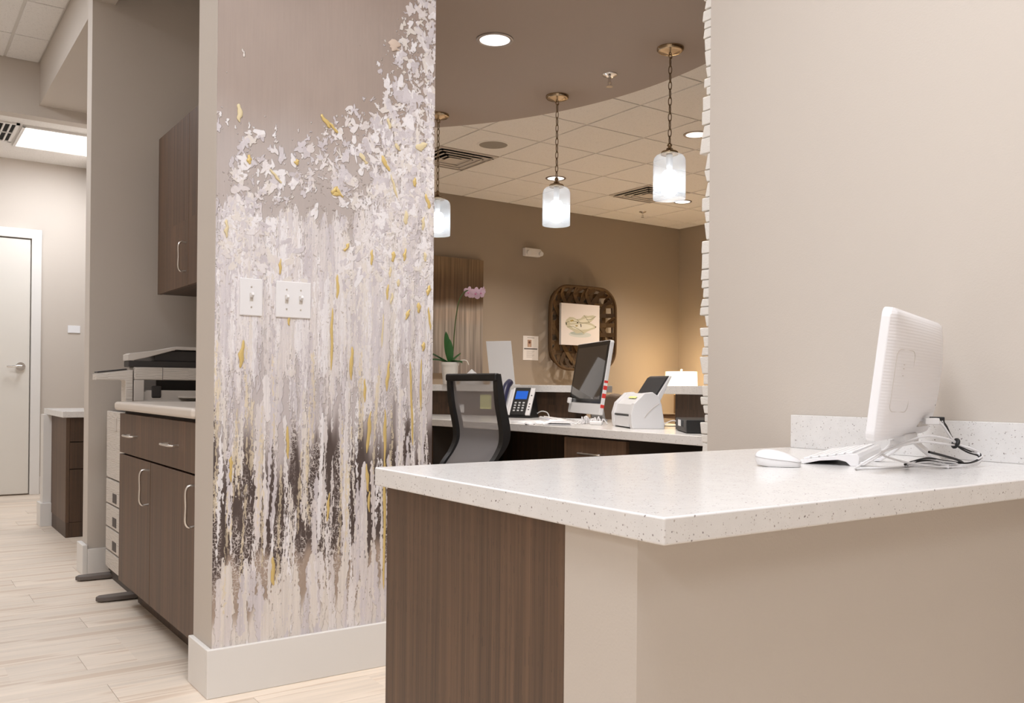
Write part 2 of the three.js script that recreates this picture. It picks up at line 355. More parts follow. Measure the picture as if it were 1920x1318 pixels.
// ------------------------------------------------------------------ light fittings
function rect(t, x, y, z, w, d, I) {
  const l = new THREE.RectAreaLight(lin(LIGHT.trofferColor), I, w, d); l.position.set(x - t.position.x, y - t.position.y, z - t.position.z); l.rotation.x = -Math.PI / 2; t.add(l);
}
function troffer(x, y, z, w, d, label, I) {
  const t = thing('ceiling_light', label, 'ceiling light', [x, y, z], 0, 'fluorescent ceiling panels');
  partW(t, 'diffuser', bx(x - w / 2 + 0.02, x + w / 2 - 0.02, y - 0.012, y, z - d / 2 + 0.02, z + d / 2 - 0.02), M.glowPanel);
  partW(t, 'frame', mergeGeometries([bx(x - w / 2, x + w / 2, y - 0.016, y, z - d / 2, z - d / 2 + 0.02), bx(x - w / 2, x + w / 2, y - 0.016, y, z + d / 2 - 0.02, z + d / 2), bx(x - w / 2, x - w / 2 + 0.02, y - 0.016, y, z - d / 2, z + d / 2), bx(x + w / 2 - 0.02, x + w / 2, y - 0.016, y, z - d / 2, z + d / 2)]), M.trim);
  rect(t, x, y - 0.02, z, w - 0.05, d - 0.05, I);
}
troffer(1.40, 2.781, -7.59, 1.2, 0.66, 'bright rectangular ceiling light panel beside the vent in the hall end', LIGHT.trofferHall * 1.75);
[[0.75, -0.85, 0.86, 'directly above the white counter'], [0.0, -0.5, 0.5, 'above the open floor just left of the counter'], [0.35, 1.6, 0.34, 'behind the viewer near the counter'], [-0.75, -3.0, 0.28, 'over the hall outside the copier alcove'], [-0.3, -5.5, 0.66, 'over the hall outside the nook'], [-2.6, 0.9, 1.0, 'over the open area on the left'], [-4.4, 1.6, 0.6, 'nearest the far left wall']].forEach(([x, z, k, where]) => troffer(x, CEIL - 0.014, z, 0.6, 1.2, 'ceiling light panel ' + where, LIGHT.troffer * k));

function downlight(x, y, z, r, label, I, angle = 1.05, group = 'recessed round downlights') {
  const t = thing('downlight', label, 'downlight', [x, y, z], 0, group);
  mesh('trim_ring', lathe([[r * 0.8, -0.001], [r * 0.82, -0.006], [r * 0.97, -0.007], [r, -0.003], [r, 0]], 40), M.canTrim, t);
  const d = new THREE.CylinderGeometry(r * 0.81, r * 0.81, 0.003, 40); d.translate(0, -0.0025, 0); mesh('lens', d, M.glowCan, t);
  const s = new THREE.SpotLight(lin(LIGHT.canColor), I, 0, angle, 0.8, 2); s.position.set(0, -0.012, 0); s.castShadow = true; s.shadow.radius = 3; s.target.position.set(0, -2, 0); t.add(s); t.add(s.target); s.target.name = 'aim';
}
downlight(2.388, SOFF, -3.566, 0.09, 'round downlight in the taupe soffit above the office chair', LIGHT.soffitCan);
downlight(2.25, SOFF, -2.45, 0.09, 'round downlight in the taupe soffit near the stone wall end', LIGHT.soffitCan);
downlight(5.313, LCEIL, -6.851, 0.10, 'round lobby downlight right behind the middle pendant', LIGHT.lobbyCan);
downlight(7.077, LCEIL, -6.877, 0.10, 'round lobby downlight below the right pendant near the sprinkler', LIGHT.lobbyCan);
downlight(5.286, LCEIL, -4.997, 0.10, 'round lobby downlight cut by the stone wall edge', LIGHT.lobbyCan);

function diffuser(x0, z0, label) {
  const w = 0.6, cx = x0 + w / 2, cz = z0 + w / 2, t = thing('air_vent', label, 'vent', [cx, LCEIL, cz], 0, 'square louvred air vents in the lobby ceiling');
  mesh('backing', cb(0.56, 0.002, 0.56, 0, 0.0045, 0), M.ventDark, t);
  const sq = (r0, y0, r1, y1) => { const g = new THREE.CylinderGeometry(r0 * Math.SQRT2, r1 * Math.SQRT2, Math.abs(y1 - y0), 4, 1, true); g.rotateY(Math.PI / 4); g.translate(0, (y0 + y1) / 2, 0); return g; };
  const mt = std({ c: [0.66, 0.60, 0.54], roughness: 0.6, side: THREE.DoubleSide });
  mesh('frame', mergeGeometries([cb(0.596, 0.012, 0.035, 0, 0.0, 0.28), cb(0.596, 0.012, 0.035, 0, 0.0, -0.28), cb(0.035, 0.012, 0.53, 0.28, 0.0, 0), cb(0.035, 0.012, 0.53, -0.28, 0.0, 0)]), mt, t);
  for (const r of [0.258, 0.192, 0.126]) mesh('louvre', mergeGeometries([sq(r - 0.045, 0.003, r, -0.018).toNonIndexed(), ...[[0, 1], [0, -1], [1, 0], [-1, 0]].map(([a, b]) => cb(a ? 0.014 : 2 * r + 0.014, 0.005, b ? 0.014 : 2 * r + 0.014, a * r, -0.020, b * r).toNonIndexed())]), mt, t);
  mesh('centre_plate', cb(0.15, 0.004, 0.15, 0, -0.018, 0), mt, t);
}
diffuser(3.825, -7.12, 'square louvred air vent behind the left pendant');
diffuser(6.225, -7.12, 'square louvred air vent left of the right pendant');
{
  const t = thing('ceiling_speaker', 'round grey ceiling speaker grille beside the left vent', 'speaker', [4.159, LCEIL, -6.219]);
  mesh('rim', lathe([[0.118, -0.001], [0.12, -0.006], [0.135, -0.004], [0.137, 0]], 40), M.tile, t);
  const d = new THREE.CylinderGeometry(0.119, 0.119, 0.004, 40); d.translate(0, -0.002, 0); mesh('grille', d, M.speaker, t);
}
function sprinkler(x, y, z, label) {
  const t = thing('sprinkler', label, 'sprinkler', [x, y, z]);
  mesh('escutcheon', lathe([[0, -0.016], [0.016, -0.016], [0.022, -0.010], [0.040, -0.005], [0.042, 0]], 28), M.chrome, t);
  mesh('head', mergeGeometries([cyl(0.007, 0.009, 0.03, 0, -0.028, 0, 12), cyl(0.004, 0.004, 0.025, 0.009, -0.05, 0, 8), cyl(0.004, 0.004, 0.025, -0.009, -0.05, 0, 8), cyl(0.018, 0.018, 0.003, 0, -0.063, 0, 18)]), M.chrome, t);
}
sprinkler(3.151, SOFF, -3.603, 'chrome sprinkler head under the taupe soffit between the pendants');
sprinkler(7.122, LCEIL, -7.549, 'small sprinkler head in the lobby tile ceiling near the far corner');

// hall vent
{
  const t = thing('return_grille', 'dark slatted return air grille beside the hall light panel', 'vent', [0.56, 2.781, -7.53]);
  mesh('backing', cb(0.4, 0.003, 0.53, 0, -0.002, 0), M.ventDark, t);
  mesh('frame', mergeGeometries([cb(0.44, 0.012, 0.022, 0, -0.006, 0.276), cb(0.44, 0.012, 0.022, 0, -0.006, -0.276), cb(0.022, 0.012, 0.574, 0.209, -0.006, 0), cb(0.022, 0.012, 0.574, -0.209, -0.006, 0), cb(0.4, 0.01, 0.014, 0, -0.006, 0)]), M.trim, t);
  for (let i = 0; i < 9; i++) mesh('slat', cb(0.012, 0.01, 0.53, -0.168 + i * 0.042, -0.006, 0), M.trim, t);
}

// pendants
const PEND_G = 'glass pendant lamps over the reception desk';
function pendant(x, z, label) {
  const t = thing('pendant_lamp', label, 'pendant lamp', [x, SOFF, z], 0, PEND_G);
  const can = mesh('canopy', lathe([[0, -0.032], [0.012, -0.032], [0.02, -0.028], [0.045, -0.02], [0.052, -0.017], [0.058, -0.018], [0.066, -0.010], [0.066, 0]], 40), M.brass, t);
  mesh('loop', (() => { const g = new THREE.TorusGeometry(0.010, 0.003, 8, 16); g.translate(0, -0.042, 0); return g; })(), M.brass, can);
  const n = 11, top = -0.05, bot = -0.475, L = (top - bot) / n;
  for (let i = 0; i < n; i++) {
    const g = new THREE.TorusGeometry(0.0095, 0.0026, 6, 16); g.scale(0.85, (L * 0.5 + 0.006) / 0.012, 1); if (i % 2) g.rotateY(Math.PI / 2); g.rotateY(0.4); g.translate(0, top - L * (i + 0.5), 0);
    mesh('chain_link', g, M.brassDark, t);
  }
  mesh('fitter', lathe([[0, -0.468], [0.007, -0.468], [0.013, -0.478], [0.007, -0.488], [0.016, -0.494], [0.018, -0.502], [0.038, -0.508], [0.042, -0.512], [0.042, -0.524], [0, -0.524]], 32), M.brass, t);
  const gl = [[0.030, -0.521], [0.052, -0.524], [0.066, -0.530], [0.075, -0.541], [0.079, -0.556], [0.0795, -0.64], [0.0795, -0.736], [0.078, -0.742]];
  mesh('glass_shade', lathe(gl, 48), M.seedGlass, t);
  mesh('frosted_bulb', lathe([[0, -0.728], [0.026, -0.724], [0.038, -0.712], [0.041, -0.69], [0.041, -0.64], [0.038, -0.617], [0.028, -0.603], [0.014, -0.598], [0, -0.598]], 32), M.frostGlow, t);
  mesh('lamp_socket', lathe([[0, -0.6], [0.013, -0.6], [0.016, -0.575], [0.016, -0.526], [0, -0.526]], 24), M.white, t);
  const p = new THREE.PointLight(lin(LIGHT.pendantColor), LIGHT.pendant, 0, 2); p.position.set(0, -0.66, 0); p.castShadow = true; p.shadow.radius = 1.5; t.add(p);
}
pendant(3.142, -3.144, 'frosted glass pendant lamp nearest the stone wall end');
pendant(3.142, -4.044, 'frosted glass pendant lamp in the middle over the desk');
pendant(2.774, -4.758, 'frosted glass pendant lamp half hidden behind the painted wall');

// ------------------------------------------------------------------ mural on the column wall
{
  const W = 860, H = 2048, x0 = 0.804, w = 0.745, h0 = 0.14, hh = 2.5;
  const col = new Uint8Array(W * H * 4), bump = new Uint8Array(W * H * 4);
  const buf = new Float32Array(W * H * 3), hg = new Float32Array(W * H), SX = W / w, SY = H / hh, r0 = rng(41);
  for (let j = 0; j < H; j++) for (let i = 0; i < W; i++) {
    const x = i / SX, h = h0 + j / SY, hb = h + 0.08 * (fbm(x * 9, h * 4, 3) - 0.5);
    const col1 = n2(x * 40, h * 3) - 0.5, col2 = n2(x * 90 + 8, h * 5) - 0.5;
    let c = mix([224, 215, 208], [168, 149, 134], sstep(0.19, 0.27, hb + 0.06 * col1));
    c = mix(c, [84, 71, 66], sstep(0.34, 0.43, hb + 0.16 * col1));
    c = mix(c, [196, 186, 184], sstep(0.70, 0.84, hb + 0.24 * col1 + 0.10 * col2));
    c = mix(c, [214, 206, 204], sstep(1.0, 1.2, hb));
    c = mix(c, [184, 172, 166], sstep(1.34, 1.48, hb));
    c = mix(c, [166, 149, 138], sstep(1.6, 1.85, hb));
    c = mix(c, [157, 138, 126], sstep(2.05, 2.35, hb));
    const k = 1 + 0.06 * (fbm(x * 10, h * 6, 3) - 0.5) + 0.02 * (n2(x * 300, h * 12) - 0.5);
    let bh = 0.22 + 0.05 * (fbm(x * 120, h * 40, 2) - 0.5);
    c = [c[0] * k, c[1] * k, c[2] * k];
    // peeled squiggles of white over the dark ground
    if (h > 0.16 && h < 1.1) {
      const a = n2(x * 230, h * 150), b = n2(x * 130 + 40, h * 80 + 9), rd = Math.max(1 - Math.abs(2 * a - 1) * 5, 1 - Math.abs(2 * b - 1) * 6.5);
      const m = sstep(0.44, 0.62, 0.6 * n2(x * 24 + 3, h * 5) + 0.4 * n2(x * 60, h * 14));
      const v = m * sstep(0.15, 0.5, rd); if (v > 0) { c = mix(c, [222, 213, 208], 0.85 * v); bh += 0.16 * v; }
    }
    const q = j * W + i; buf[q * 3] = c[0]; buf[q * 3 + 1] = c[1]; buf[q * 3 + 2] = c[2]; hg[q] = bh;
  }
  const tones = [[232, 225, 223], [226, 217, 209], [212, 204, 206], [238, 233, 233], [221, 212, 209], [203, 194, 196]];
  const put = (i, j, c, a, up) => { if (i < 0 || j < 0 || i >= W || j >= H) return; const q = j * W + i; for (let k = 0; k < 3; k++) buf[q * 3 + k] += (c[k] - buf[q * 3 + k]) * a; hg[q] += (Math.max(hg[q], 0.2 + up) - hg[q]) * a; };
  const stroke = (x, hTop, len, wd, c, dry, op) => {
    const o = r0() * 200, lean = (r0() - 0.5) * 0.03, j0 = Math.round((hTop - len - h0) * SY), j1 = Math.round((hTop - h0) * SY);
    for (let j = j0; j <= j1; j++) {
      const s = (j1 - j) / (j1 - j0 + 1), hgt = h0 + j / SY, xc = x + lean * s + 0.006 * (n2(hgt * 9 + o, 2) - 0.5);
      const tp = Math.min(1, s * 12 + 0.25) * Math.min(1, (1 - s) * 9 + 0.12), ww = wd * tp * (0.6 + 0.7 * n2(hgt * 14 + o, 5));
      const lo = Math.floor((xc - ww - 0.004) * SX), hi = Math.ceil((xc + ww + 0.004) * SX);
      for (let i = lo; i <= hi; i++) {
        const px = i / SX, d = Math.abs(px - xc) - ww + 0.007 * (n2(px * 330 + o, hgt * 120) - 0.5) + 0.004 * (n2(px * 120, hgt * 34 + o) - 0.5);
        if (d > 0) continue; if (dry > 0 && n2(px * 360 + o, hgt * 60) * 0.7 + n2(px * 500, hgt * 300) * 0.3 < dry) continue;
        const tn = 0.96 + 0.08 * n2(px * 260 + o, hgt * 8); put(i, j, [c[0] * tn, c[1] * tn, c[2] * tn], op * Math.min(1, -d * 900 + 0.3), 0.30 + 0.22 * n2(px * 200, hgt * 18 + o) * Math.min(1, -d * 300 + 0.4));
      }
    }
  };
  const flake = (x, h, rad, el, ang, c, op) => {
    const o = r0() * 300, R = rad * 1.5, ca = Math.cos(ang), sa = Math.sin(ang);
    for (let j = Math.floor((h - R - h0) * SY); j <= (h + R - h0) * SY; j++) for (let i = Math.floor((x - R) * SX); i <= (x + R) * SX; i++) {
      const dx = i / SX - x, dy = h0 + j / SY - h, a = dx * ca + dy * sa, b = (-dx * sa + dy * ca) * el, th = Math.atan2(b, a) / 6.2832 * 11 + 11;
      const k = th % 11, f = Math.floor(k), u = k - f, v0 = HASH[(f + Math.floor(o) * 11) & 65535], v1 = HASH[((f + 1) % 11 + Math.floor(o) * 11) & 65535], rr = rad * (0.12 + 1.35 * (v0 + (v1 - v0) * u));
      const d = Math.hypot(a, b) - rr; if (d < 0) put(i, j, c, op * Math.min(1, -d * 900 + 0.25), 0.34 + 0.25 * HASH[Math.floor(o) * 3] + 0.1 * n2(dx * 300, dy * 300 + o));
    }
  };
  // white washes and drips from high to low
  for (let k = 0; k < 150; k++) { const x = r0() * w, right = sstep(0.42, 0.68, x / 1); stroke(x, 1.42 + 0.55 * right * r0() + 0.08 * r0(), 0.25 + 0.32 * r0(), 0.004 + 0.015 * r0(), tones[Math.floor(r0() * 6)], 0.3 + 0.2 * r0(), 0.75); }
  for (let k = 0; k < 230; k++) stroke(r0() * w, 1.36 - 0.32 * r0(), 0.14 + 0.22 * r0(), 0.003 + 0.011 * r0(), tones[Math.floor(r0() * 6)], 0.25 + 0.25 * r0(), 0.8);
  for (let k = 0; k < 105; k++) stroke(r0() * w, 1.0 - 0.5 * r0(), 0.14 + 0.36 * r0(), 0.0025 + 0.0075 * r0() * (0.4 + r0()), tones[Math.floor(r0() * 5)], r0() < 0.55 ? 0.12 : 0.38, 0.95);
  for (let k = 0; k < 95; k++) stroke(r0() * w, 0.42 - 0.16 * r0(), 0.12 + 0.16 * r0(), 0.004 + 0.010 * r0(), tones[[0, 1, 4, 1, 2][Math.floor(r0() * 5)]], 0.22, 0.92);
  for (let k = 0; k < 26; k++) stroke(r0() * w, 1.1 - 0.5 * r0(), 0.2 + 0.3 * r0(), 0.003 + 0.003 * r0(), [226, 210, 180], 0.35, 0.7);
  // flakes: a band across and a bank down the right side
  for (let k = 0; k < 9000; k++) {
    const x = r0() * w, h = 1.22 + 1.4 * r0();
    if (x < 0.56 && fbm(x * 11 + 3, h * 11, 2) < 0.40 + 0.1 * r0()) continue;
    const xb = 0.62 - 0.10 * sstep(2.3, 1.9, h) - 0.22 * sstep(1.92, 1.72, h), sA = (1.74 + 0.10 * (n2(x * 12, 1) - 0.5) - h) / 0.30, sB = (x - xb) / 0.13, s = Math.max(sA, sB);
    const p = clamp(0.12 + 0.85 * s, 0.004, 0.95) * (sA > 1 ? clamp(1.9 - sA, 0.15, 1) : 1); if (s < -0.6 && r0() > 0.03) continue; if (r0() > p) continue;
    const big = Math.pow(r0(), 3.2); flake(x, h, 0.003 + 0.024 * big * (s > 0 ? 1 : 0.45), 1 + 1.4 * r0(), r0() < 0.5 ? 1.2 + 0.7 * r0() : r0() * 3.14, tones[Math.floor(r0() * 6)], 0.92);
  }
  // ground showing through in chips
  for (let k = 0; k < 900; k++) { const x = r0() * w, h = 1.12 + 0.5 * r0() + (x > 0.45 ? 0.5 * r0() : 0); const m = fbm(x * 7, h * 7, 2); if (m < 0.46 + 0.12 * Math.abs(h - 1.45)) continue; flake(x, h, 0.002 + 0.006 * r0() * r0(), 1 + 1.5 * r0(), r0() * 3.14, [182, 168, 160], 0.75); }
  for (let q = 0; q < W * H; q++) { col[q * 4] = clamp(buf[q * 3], 0, 255); col[q * 4 + 1] = clamp(buf[q * 3 + 1], 0, 255); col[q * 4 + 2] = clamp(buf[q * 3 + 2], 0, 255); col[q * 4 + 3] = 255; const b = clamp(hg[q]) * 255; bump[q * 4] = bump[q * 4 + 1] = bump[q * 4 + 2] = b; bump[q * 4 + 3] = 255; }
  const mk = (d, s) => { const t = new THREE.DataTexture(d, W, H, THREE.RGBAFormat); t.magFilter = THREE.LinearFilter; t.minFilter = THREE.LinearMipmapLinearFilter; t.generateMipmaps = true; if (s) t.colorSpace = THREE.SRGBColorSpace; t.needsUpdate = true; return t; };
  const mt = std({ map: mk(col, true), bumpMap: mk(bump, false), bumpScale: 0.005, roughness: 0.6 });
  const t = thing('plaster_mural', 'textured plaster mural of white and gold drips on the taupe column wall', 'mural', [x0 + w / 2, h0, -2.6835]);
  const g = new THREE.BoxGeometry(w, hh, 0.003); g.translate(0, hh / 2, 0.0015);
  { const p = g.attributes.position, uv = new Float32Array(p.count * 2); for (let i = 0; i < p.count; i++) { uv[2 * i] = p.getX(i) / w + 0.5; uv[2 * i + 1] = p.getY(i) / hh; } g.setAttribute('uv', new THREE.BufferAttribute(uv, 2)); }
  mesh('plaster_layer', g, mt, t);
  // raised gold strokes: centre (x from the left edge, height), half width, half length, slant
  const r = rng(12);
  const dab = (px, py, len, wd, slant = 0, mat = M.gold) => {
    // px,py: place on the wall measured on a 410 x 1215 unit drawing of it
    const X = x0 - (x0 + w / 2) + (px - 395) / 414 * w * (1 + 0.09 * (1 - (px - 395) / 414)), k = 620 - (px - 395) * 0.178;
    const Y = 0.93 - (py - 722) / k - h0, L = len / k / 2, Wd = wd / k / 2;
    const geo = new THREE.SphereGeometry(1, 10, 14); const p = geo.attributes.position, o = r() * 50;
    for (let i = 0; i < p.count; i++) { const yy = p.getY(i), f = 0.7 + 0.6 * n2(yy * 3 + o, 1); p.setXYZ(i, p.getX(i) * Wd * f + Wd * 0.9 * (n2(yy * 2.2 + o, 7) - 0.5) + slant * yy * L, yy * L, p.getZ(i) * Math.min(0.004, Wd * 0.7)); }
    geo.computeVertexNormals(); const m = mesh('gold_stroke', geo, mat, t); m.position.set(X, Y, 0.0045);
  };
  for (const [x, y, l, wd, sl, pale] of [
    [429, 219, 34, 10, 0, 1], [577, 226, 24, 11, -0.7], [592, 238, 18, 9, -1], [716, 78, 20, 22, 0, 2], [712, 84, 14, 14, 0, 2], [445, 304, 18, 8, 0], [489, 333, 24, 8, -0.8, 1], [525, 305, 12, 8, 0], [595, 355, 16, 9, 0.6], [604, 359, 18, 8, -0.7], [598, 362, 8, 16, 0], [651, 294, 20, 10, -0.6, 1], [697, 302, 28, 10, -0.5], [723, 271, 14, 8, -0.4, 1], [778, 270, 18, 20, 0.2, 1], [716, 345, 44, 5, -0.35, 1], [763, 337, 18, 7, 0], [793, 373, 28, 8, -0.3], [743, 404, 26, 8, 0, 1], [783, 415, 26, 7, 0, 1], [704, 227, 20, 7, -0.2, 1], [411, 434, 34, 7, 0, 1],
    [498, 501, 30, 5, 0], [619, 462, 16, 7, 0.5], [670, 480, 30, 6, 0], [716, 478, 20, 8, 0], [741, 474, 24, 6, 0.1], [788, 478, 18, 6, 0, 1], [709, 507, 20, 5, 0.1, 1], [602, 536, 46, 6, 0], [704, 545, 30, 5, 0.1], [797, 541, 20, 8, 0.3], [775, 574, 20, 8, 0], [749, 587, 20, 7, 0.3], [713, 557, 22, 5, 0.2, 1], [728, 527, 14, 6, 0, 1], [514, 600, 22, 5, 0], [592, 635, 118, 6, 0], [436, 665, 52, 9, 0.08], [631, 680, 64, 7, 0], [658, 731, 46, 5, 0], [706, 703, 58, 6, 0.1], [760, 755, 160, 5, -0.05], [800, 594, 44, 4, -0.1], [786, 647, 18, 7, 0], [781, 720, 100, 4, 0], [514, 829, 62, 6, 0], [667, 809, 80, 7, 0.08], [701, 823, 116, 6, 0], [421, 867, 26, 6, 0], [694, 618, 66, 3, 0.05, 1],
    [702, 985, 240, 6, 0], [665, 895, 54, 6, -0.05], [669, 940, 40, 5, 0], [588, 950, 54, 5, 0.05], [491, 1068, 54, 8, 0], [421, 881, 44, 5, 0]]) dab(x, y, l, wd, sl || 0, pale === 2 ? M.tan : pale ? M.goldPale : M.gold);
}

// switch plates on the mural
function switchPlate(x0, x1, ts, label) {
  const y0 = 1.140, y1 = 1.253, z = -2.681, t = thing('light_switch', label, 'light switch', [(x0 + x1) / 2, y0, z]);
  partW(t, 'wall_plate', bx(x0, x1, y0, y1, z, z + 0.006, 0.0028), M.whiteGloss);
  for (const [tx, up] of ts) {
    partW(t, 'toggle_slot', bx(tx - 0.0055, tx + 0.0055, 1.184, 1.209, z + 0.0055, z + 0.0068), M.copierPlain);
    const g = cb(0.008, 0.011, 0.016, 0, 0, 0.006, 0.002); g.rotateX(up ? -0.5 : 0.5); g.translate(tx, 1.1965 + (up ? 0.003 : -0.003), z + 0.008); partW(t, 'toggle', g, M.white);
    for (const sy of [1.166, 1.227]) { const s = new THREE.CylinderGeometry(0.0028, 0.0028, 0.001, 12); s.rotateX(Math.PI / 2); s.translate(tx, sy, z + 0.0064); partW(t, 'screw', s, M.steel); }
  }
}
switchPlate(0.876, 0.946, [[0.911, true]], 'single white toggle light switch on the mural');
switchPlate(0.988, 1.102, [[1.022, true], [1.068, true]], 'double white toggle light switch on the mural');

// ------------------------------------------------------------------ pulls
function pullV(t, x, z, y0, y1, mat = M.steel) { return partW(t, 'handle', tube([[x, y1, z], [x - 0.022, y1 + 0.001, z], [x - 0.031, y1 - 0.010, z], [x - 0.032, (y0 + y1) / 2, z], [x - 0.031, y0 + 0.010, z], [x - 0.022, y0 - 0.001, z], [x, y0, z]], 0.0042, 50, 8), mat); }
function pullH(t, x, y, z0, z1) { return partW(t, 'handle', tube([[x, y, z1], [x - 0.022, y, z1], [x - 0.03, y, z1 - 0.010], [x - 0.031, y, (z0 + z1) / 2], [x - 0.03, y, z0 + 0.010], [x - 0.022, y, z0], [x, y, z0]], 0.0042, 50, 8), M.steel); }

// ------------------------------------------------------------------ near counter
{
  const t = thing('quartz_counter', 'white speckled quartz counter with backsplash along the beige wall', 'counter', [1.5, 0.7245, -1.26]);
  partW(t, 'worktop', bx(0.833, 2.18, 0.7245, 0.762, -1.677, -0.838, 0.0035), M.quartz);
  partW(t, 'backsplash', bx(2.16, 2.18, 0.762, 0.857, -1.662, -0.838, 0.002), M.quartz);
  const c = thing('peninsula_cabinet', 'dark wood cabinet under the near white counter', 'cabinet', [1.5, 0, -1.37]);
  partW(c, 'end_panel', bx(0.858, 0.878, 0, 0.7245, -1.668, -1.0755, 0.0012), M.laminate);
  partW(c, 'body', bx(0.878, 2.179, 0.0, 0.724, -1.645, -1.0755), M.core);
  const ys = [[0.10, 0.430], [0.436, 0.576], [0.582, 0.722]];
  for (const [x0, x1] of [[0.880, 1.305], [1.309, 1.735], [1.739, 2.165]]) for (const [a, b] of ys) { const d = partW(c, 'drawer_front', bx(x0, x1, a, b, -1.665, -1.6455, 0.0015), M.laminate); }
  for (const x of [1.09, 1.52, 1.95]) for (const y of [0.36, 0.51, 0.66]) partW(c, 'handle', tube([[x - 0.064, y, -1.665], [x - 0.064, y, -1.69], [x - 0.055, y, -1.697], [x + 0.055, y, -1.697], [x + 0.064, y, -1.69], [x + 0.064, y, -1.665]], 0.0042, 40, 8), M.steel);
}

// ------------------------------------------------------------------ all-in-one computer, keyboard, mouse, cables
{
  const t = thing('desktop_computer', 'white all-in-one computer seen from behind on the near counter', 'computer', [1.843, 0.762, -1.122], 20 * Math.PI / 180);
  const tilt = 7 * Math.PI / 180, W = 0.516, H = 0.268, yb = 0.066;
  const place = (g) => { g.rotateX(tilt); g.translate(0, yb, 0); return g; }; // hinge at the lower edge
  // back shell: a pillow that rises from the rim
  const shell = (() => {
    const NU = 48, NV = 30, pos = [], uv = [], idx = [];
    for (let j = 0; j <= NV; j++) for (let i = 0; i <= NU; i++) {
      let a = i / NU * 2 - 1, b = j / NV * 2 - 1; a = Math.sign(a) * Math.pow(Math.abs(a), 0.72); b = Math.sign(b) * Math.pow(Math.abs(b), 0.72);
      let x = a * W / 2, y = b * H / 2; const cr = 0.02, dx = Math.abs(x) - (W / 2 - cr), dy = Math.abs(y) - (H / 2 - cr);
      if (dx > 0 && dy > 0) { const m = Math.max(dx, dy), l = Math.hypot(dx, dy); const f = m / l; x = Math.sign(x) * (W / 2 - cr + dx * f); y = Math.sign(y) * (H / 2 - cr + dy * f); }
      const ea = 1 - Math.pow(Math.abs(a), 10), eb = 1 - Math.pow(Math.abs(b), 10);
      const z = 0.013 * Math.sqrt(Math.max(0, Math.min(ea, eb))) + 0.034 * (1 - Math.pow(Math.abs(a), 2.4)) * (1 - Math.pow(Math.abs(b), 3));
      pos.push(x, y + H / 2, z); uv.push(x, y);
    }
    for (let j = 0; j < NV; j++) for (let i = 0; i < NU; i++) { const k = j * (NU + 1) + i; idx.push(k, k + 1, k + NU + 2, k, k + NU + 2, k + NU + 1); }
    const g = new THREE.BufferGeometry(); g.setAttribute('position', new THREE.Float32BufferAttribute(pos, 3)); g.setAttribute('uv', new THREE.Float32BufferAttribute(uv, 2)); g.setIndex(idx); g.computeVertexNormals(); return g;
  })();
  mesh('back_shell', place(shell), M.whiteRib, t);
  const rim = prismZ(roundRect(W + 0.001, H + 0.001, 0.02, 6), -0.018, 0.001, 0.003); rim.translate(0, H / 2, 0); mesh('front_frame', place(rim), M.whiteGloss, t);
  const scr = prismZ(roundRect(W - 0.03, H - 0.045, 0.004, 3), -0.0188, -0.0175); scr.translate(0, H / 2 + 0.008, 0); mesh('screen', place(scr), M.screenOff, t);
  // port door outline on the near side of the shell
  const zAt = (x, y) => { const a = Math.abs(x) / (W / 2), b = Math.abs(y - H / 2) / (H / 2); const A = 1 - Math.pow(Math.pow(a, 1 / 0.72), 0) * 0; const aa = a, bb = b; return 0.013 * Math.sqrt(Math.max(0, Math.min(1 - Math.pow(aa, 10), 1 - Math.pow(bb, 10)))) + 0.034 * (1 - Math.pow(aa, 2.4)) * (1 - Math.pow(bb, 3)); };
  const loop = roundRect(0.075, 0.125, 0.012, 4).map(([x, y]) => [x - 0.198, y + 0.125, zAt(x - 0.198, y + 0.125) + 0.0002]);
  mesh('port_door', place(new THREE.TubeGeometry(new THREE.CatmullRomCurve3(loop.map(V3), true, 'catmullrom', 0.1), 120, 0.0007, 5, true)), M.copierPlain, t);
  for (const y of [0.158, 0.150, 0.136]) mesh('port', place((() => { const g = cb(0.010, 0.0016, 0.001, -0.205, y, zAt(-0.205, y) + 0.0003); return g; })()), M.copierPlain, t);
  mesh('lock_slot', place(cb(0.004, 0.003, 0.001, 0.12, 0.075, zAt(0.12, 0.075))), M.charcoal, t);
  mesh('port_recess', place(cb(0.10, 0.022, 0.008, 0.04, 0.038, zAt(0.04, 0.038) - 0.003, 0.003)), M.copierPlain, t);
  // stand: rear prop, front foot with two prongs, hinge
  mesh('hinge', cb(0.12, 0.026, 0.03, 0, 0.062, 0.008, 0.006), M.white, t);
  const leg = (x, w, pts, nm) => { const th = 0.008, up = pts.map(([z, y]) => [z, y]), lo = pts.slice().reverse().map(([z, y]) => [z, y - th]); const g = prismZ(up.concat(lo), -w / 2, w / 2, 0.0015); g.rotateY(-Math.PI / 2); g.translate(x, 0, 0); return mesh(nm, g, M.whiteGloss, t); };
  leg(0.035, 0.05, [[0.0, 0.066], [0.018, 0.062], [0.036, 0.045], [0.082, 0.0095], [0.094, 0.0085]], 'rear_leg');
  for (const x of [-0.042, 0.11]) leg(x, 0.024, [[0.012, 0.062], [-0.008, 0.058], [-0.035, 0.032], [-0.066, 0.010], [-0.08, 0.0085]], 'front_leg');
  mesh('cross_bar', cb(0.19, 0.010, 0.024, 0.035, 0.056, 0.0, 0.003), M.white, t);
}
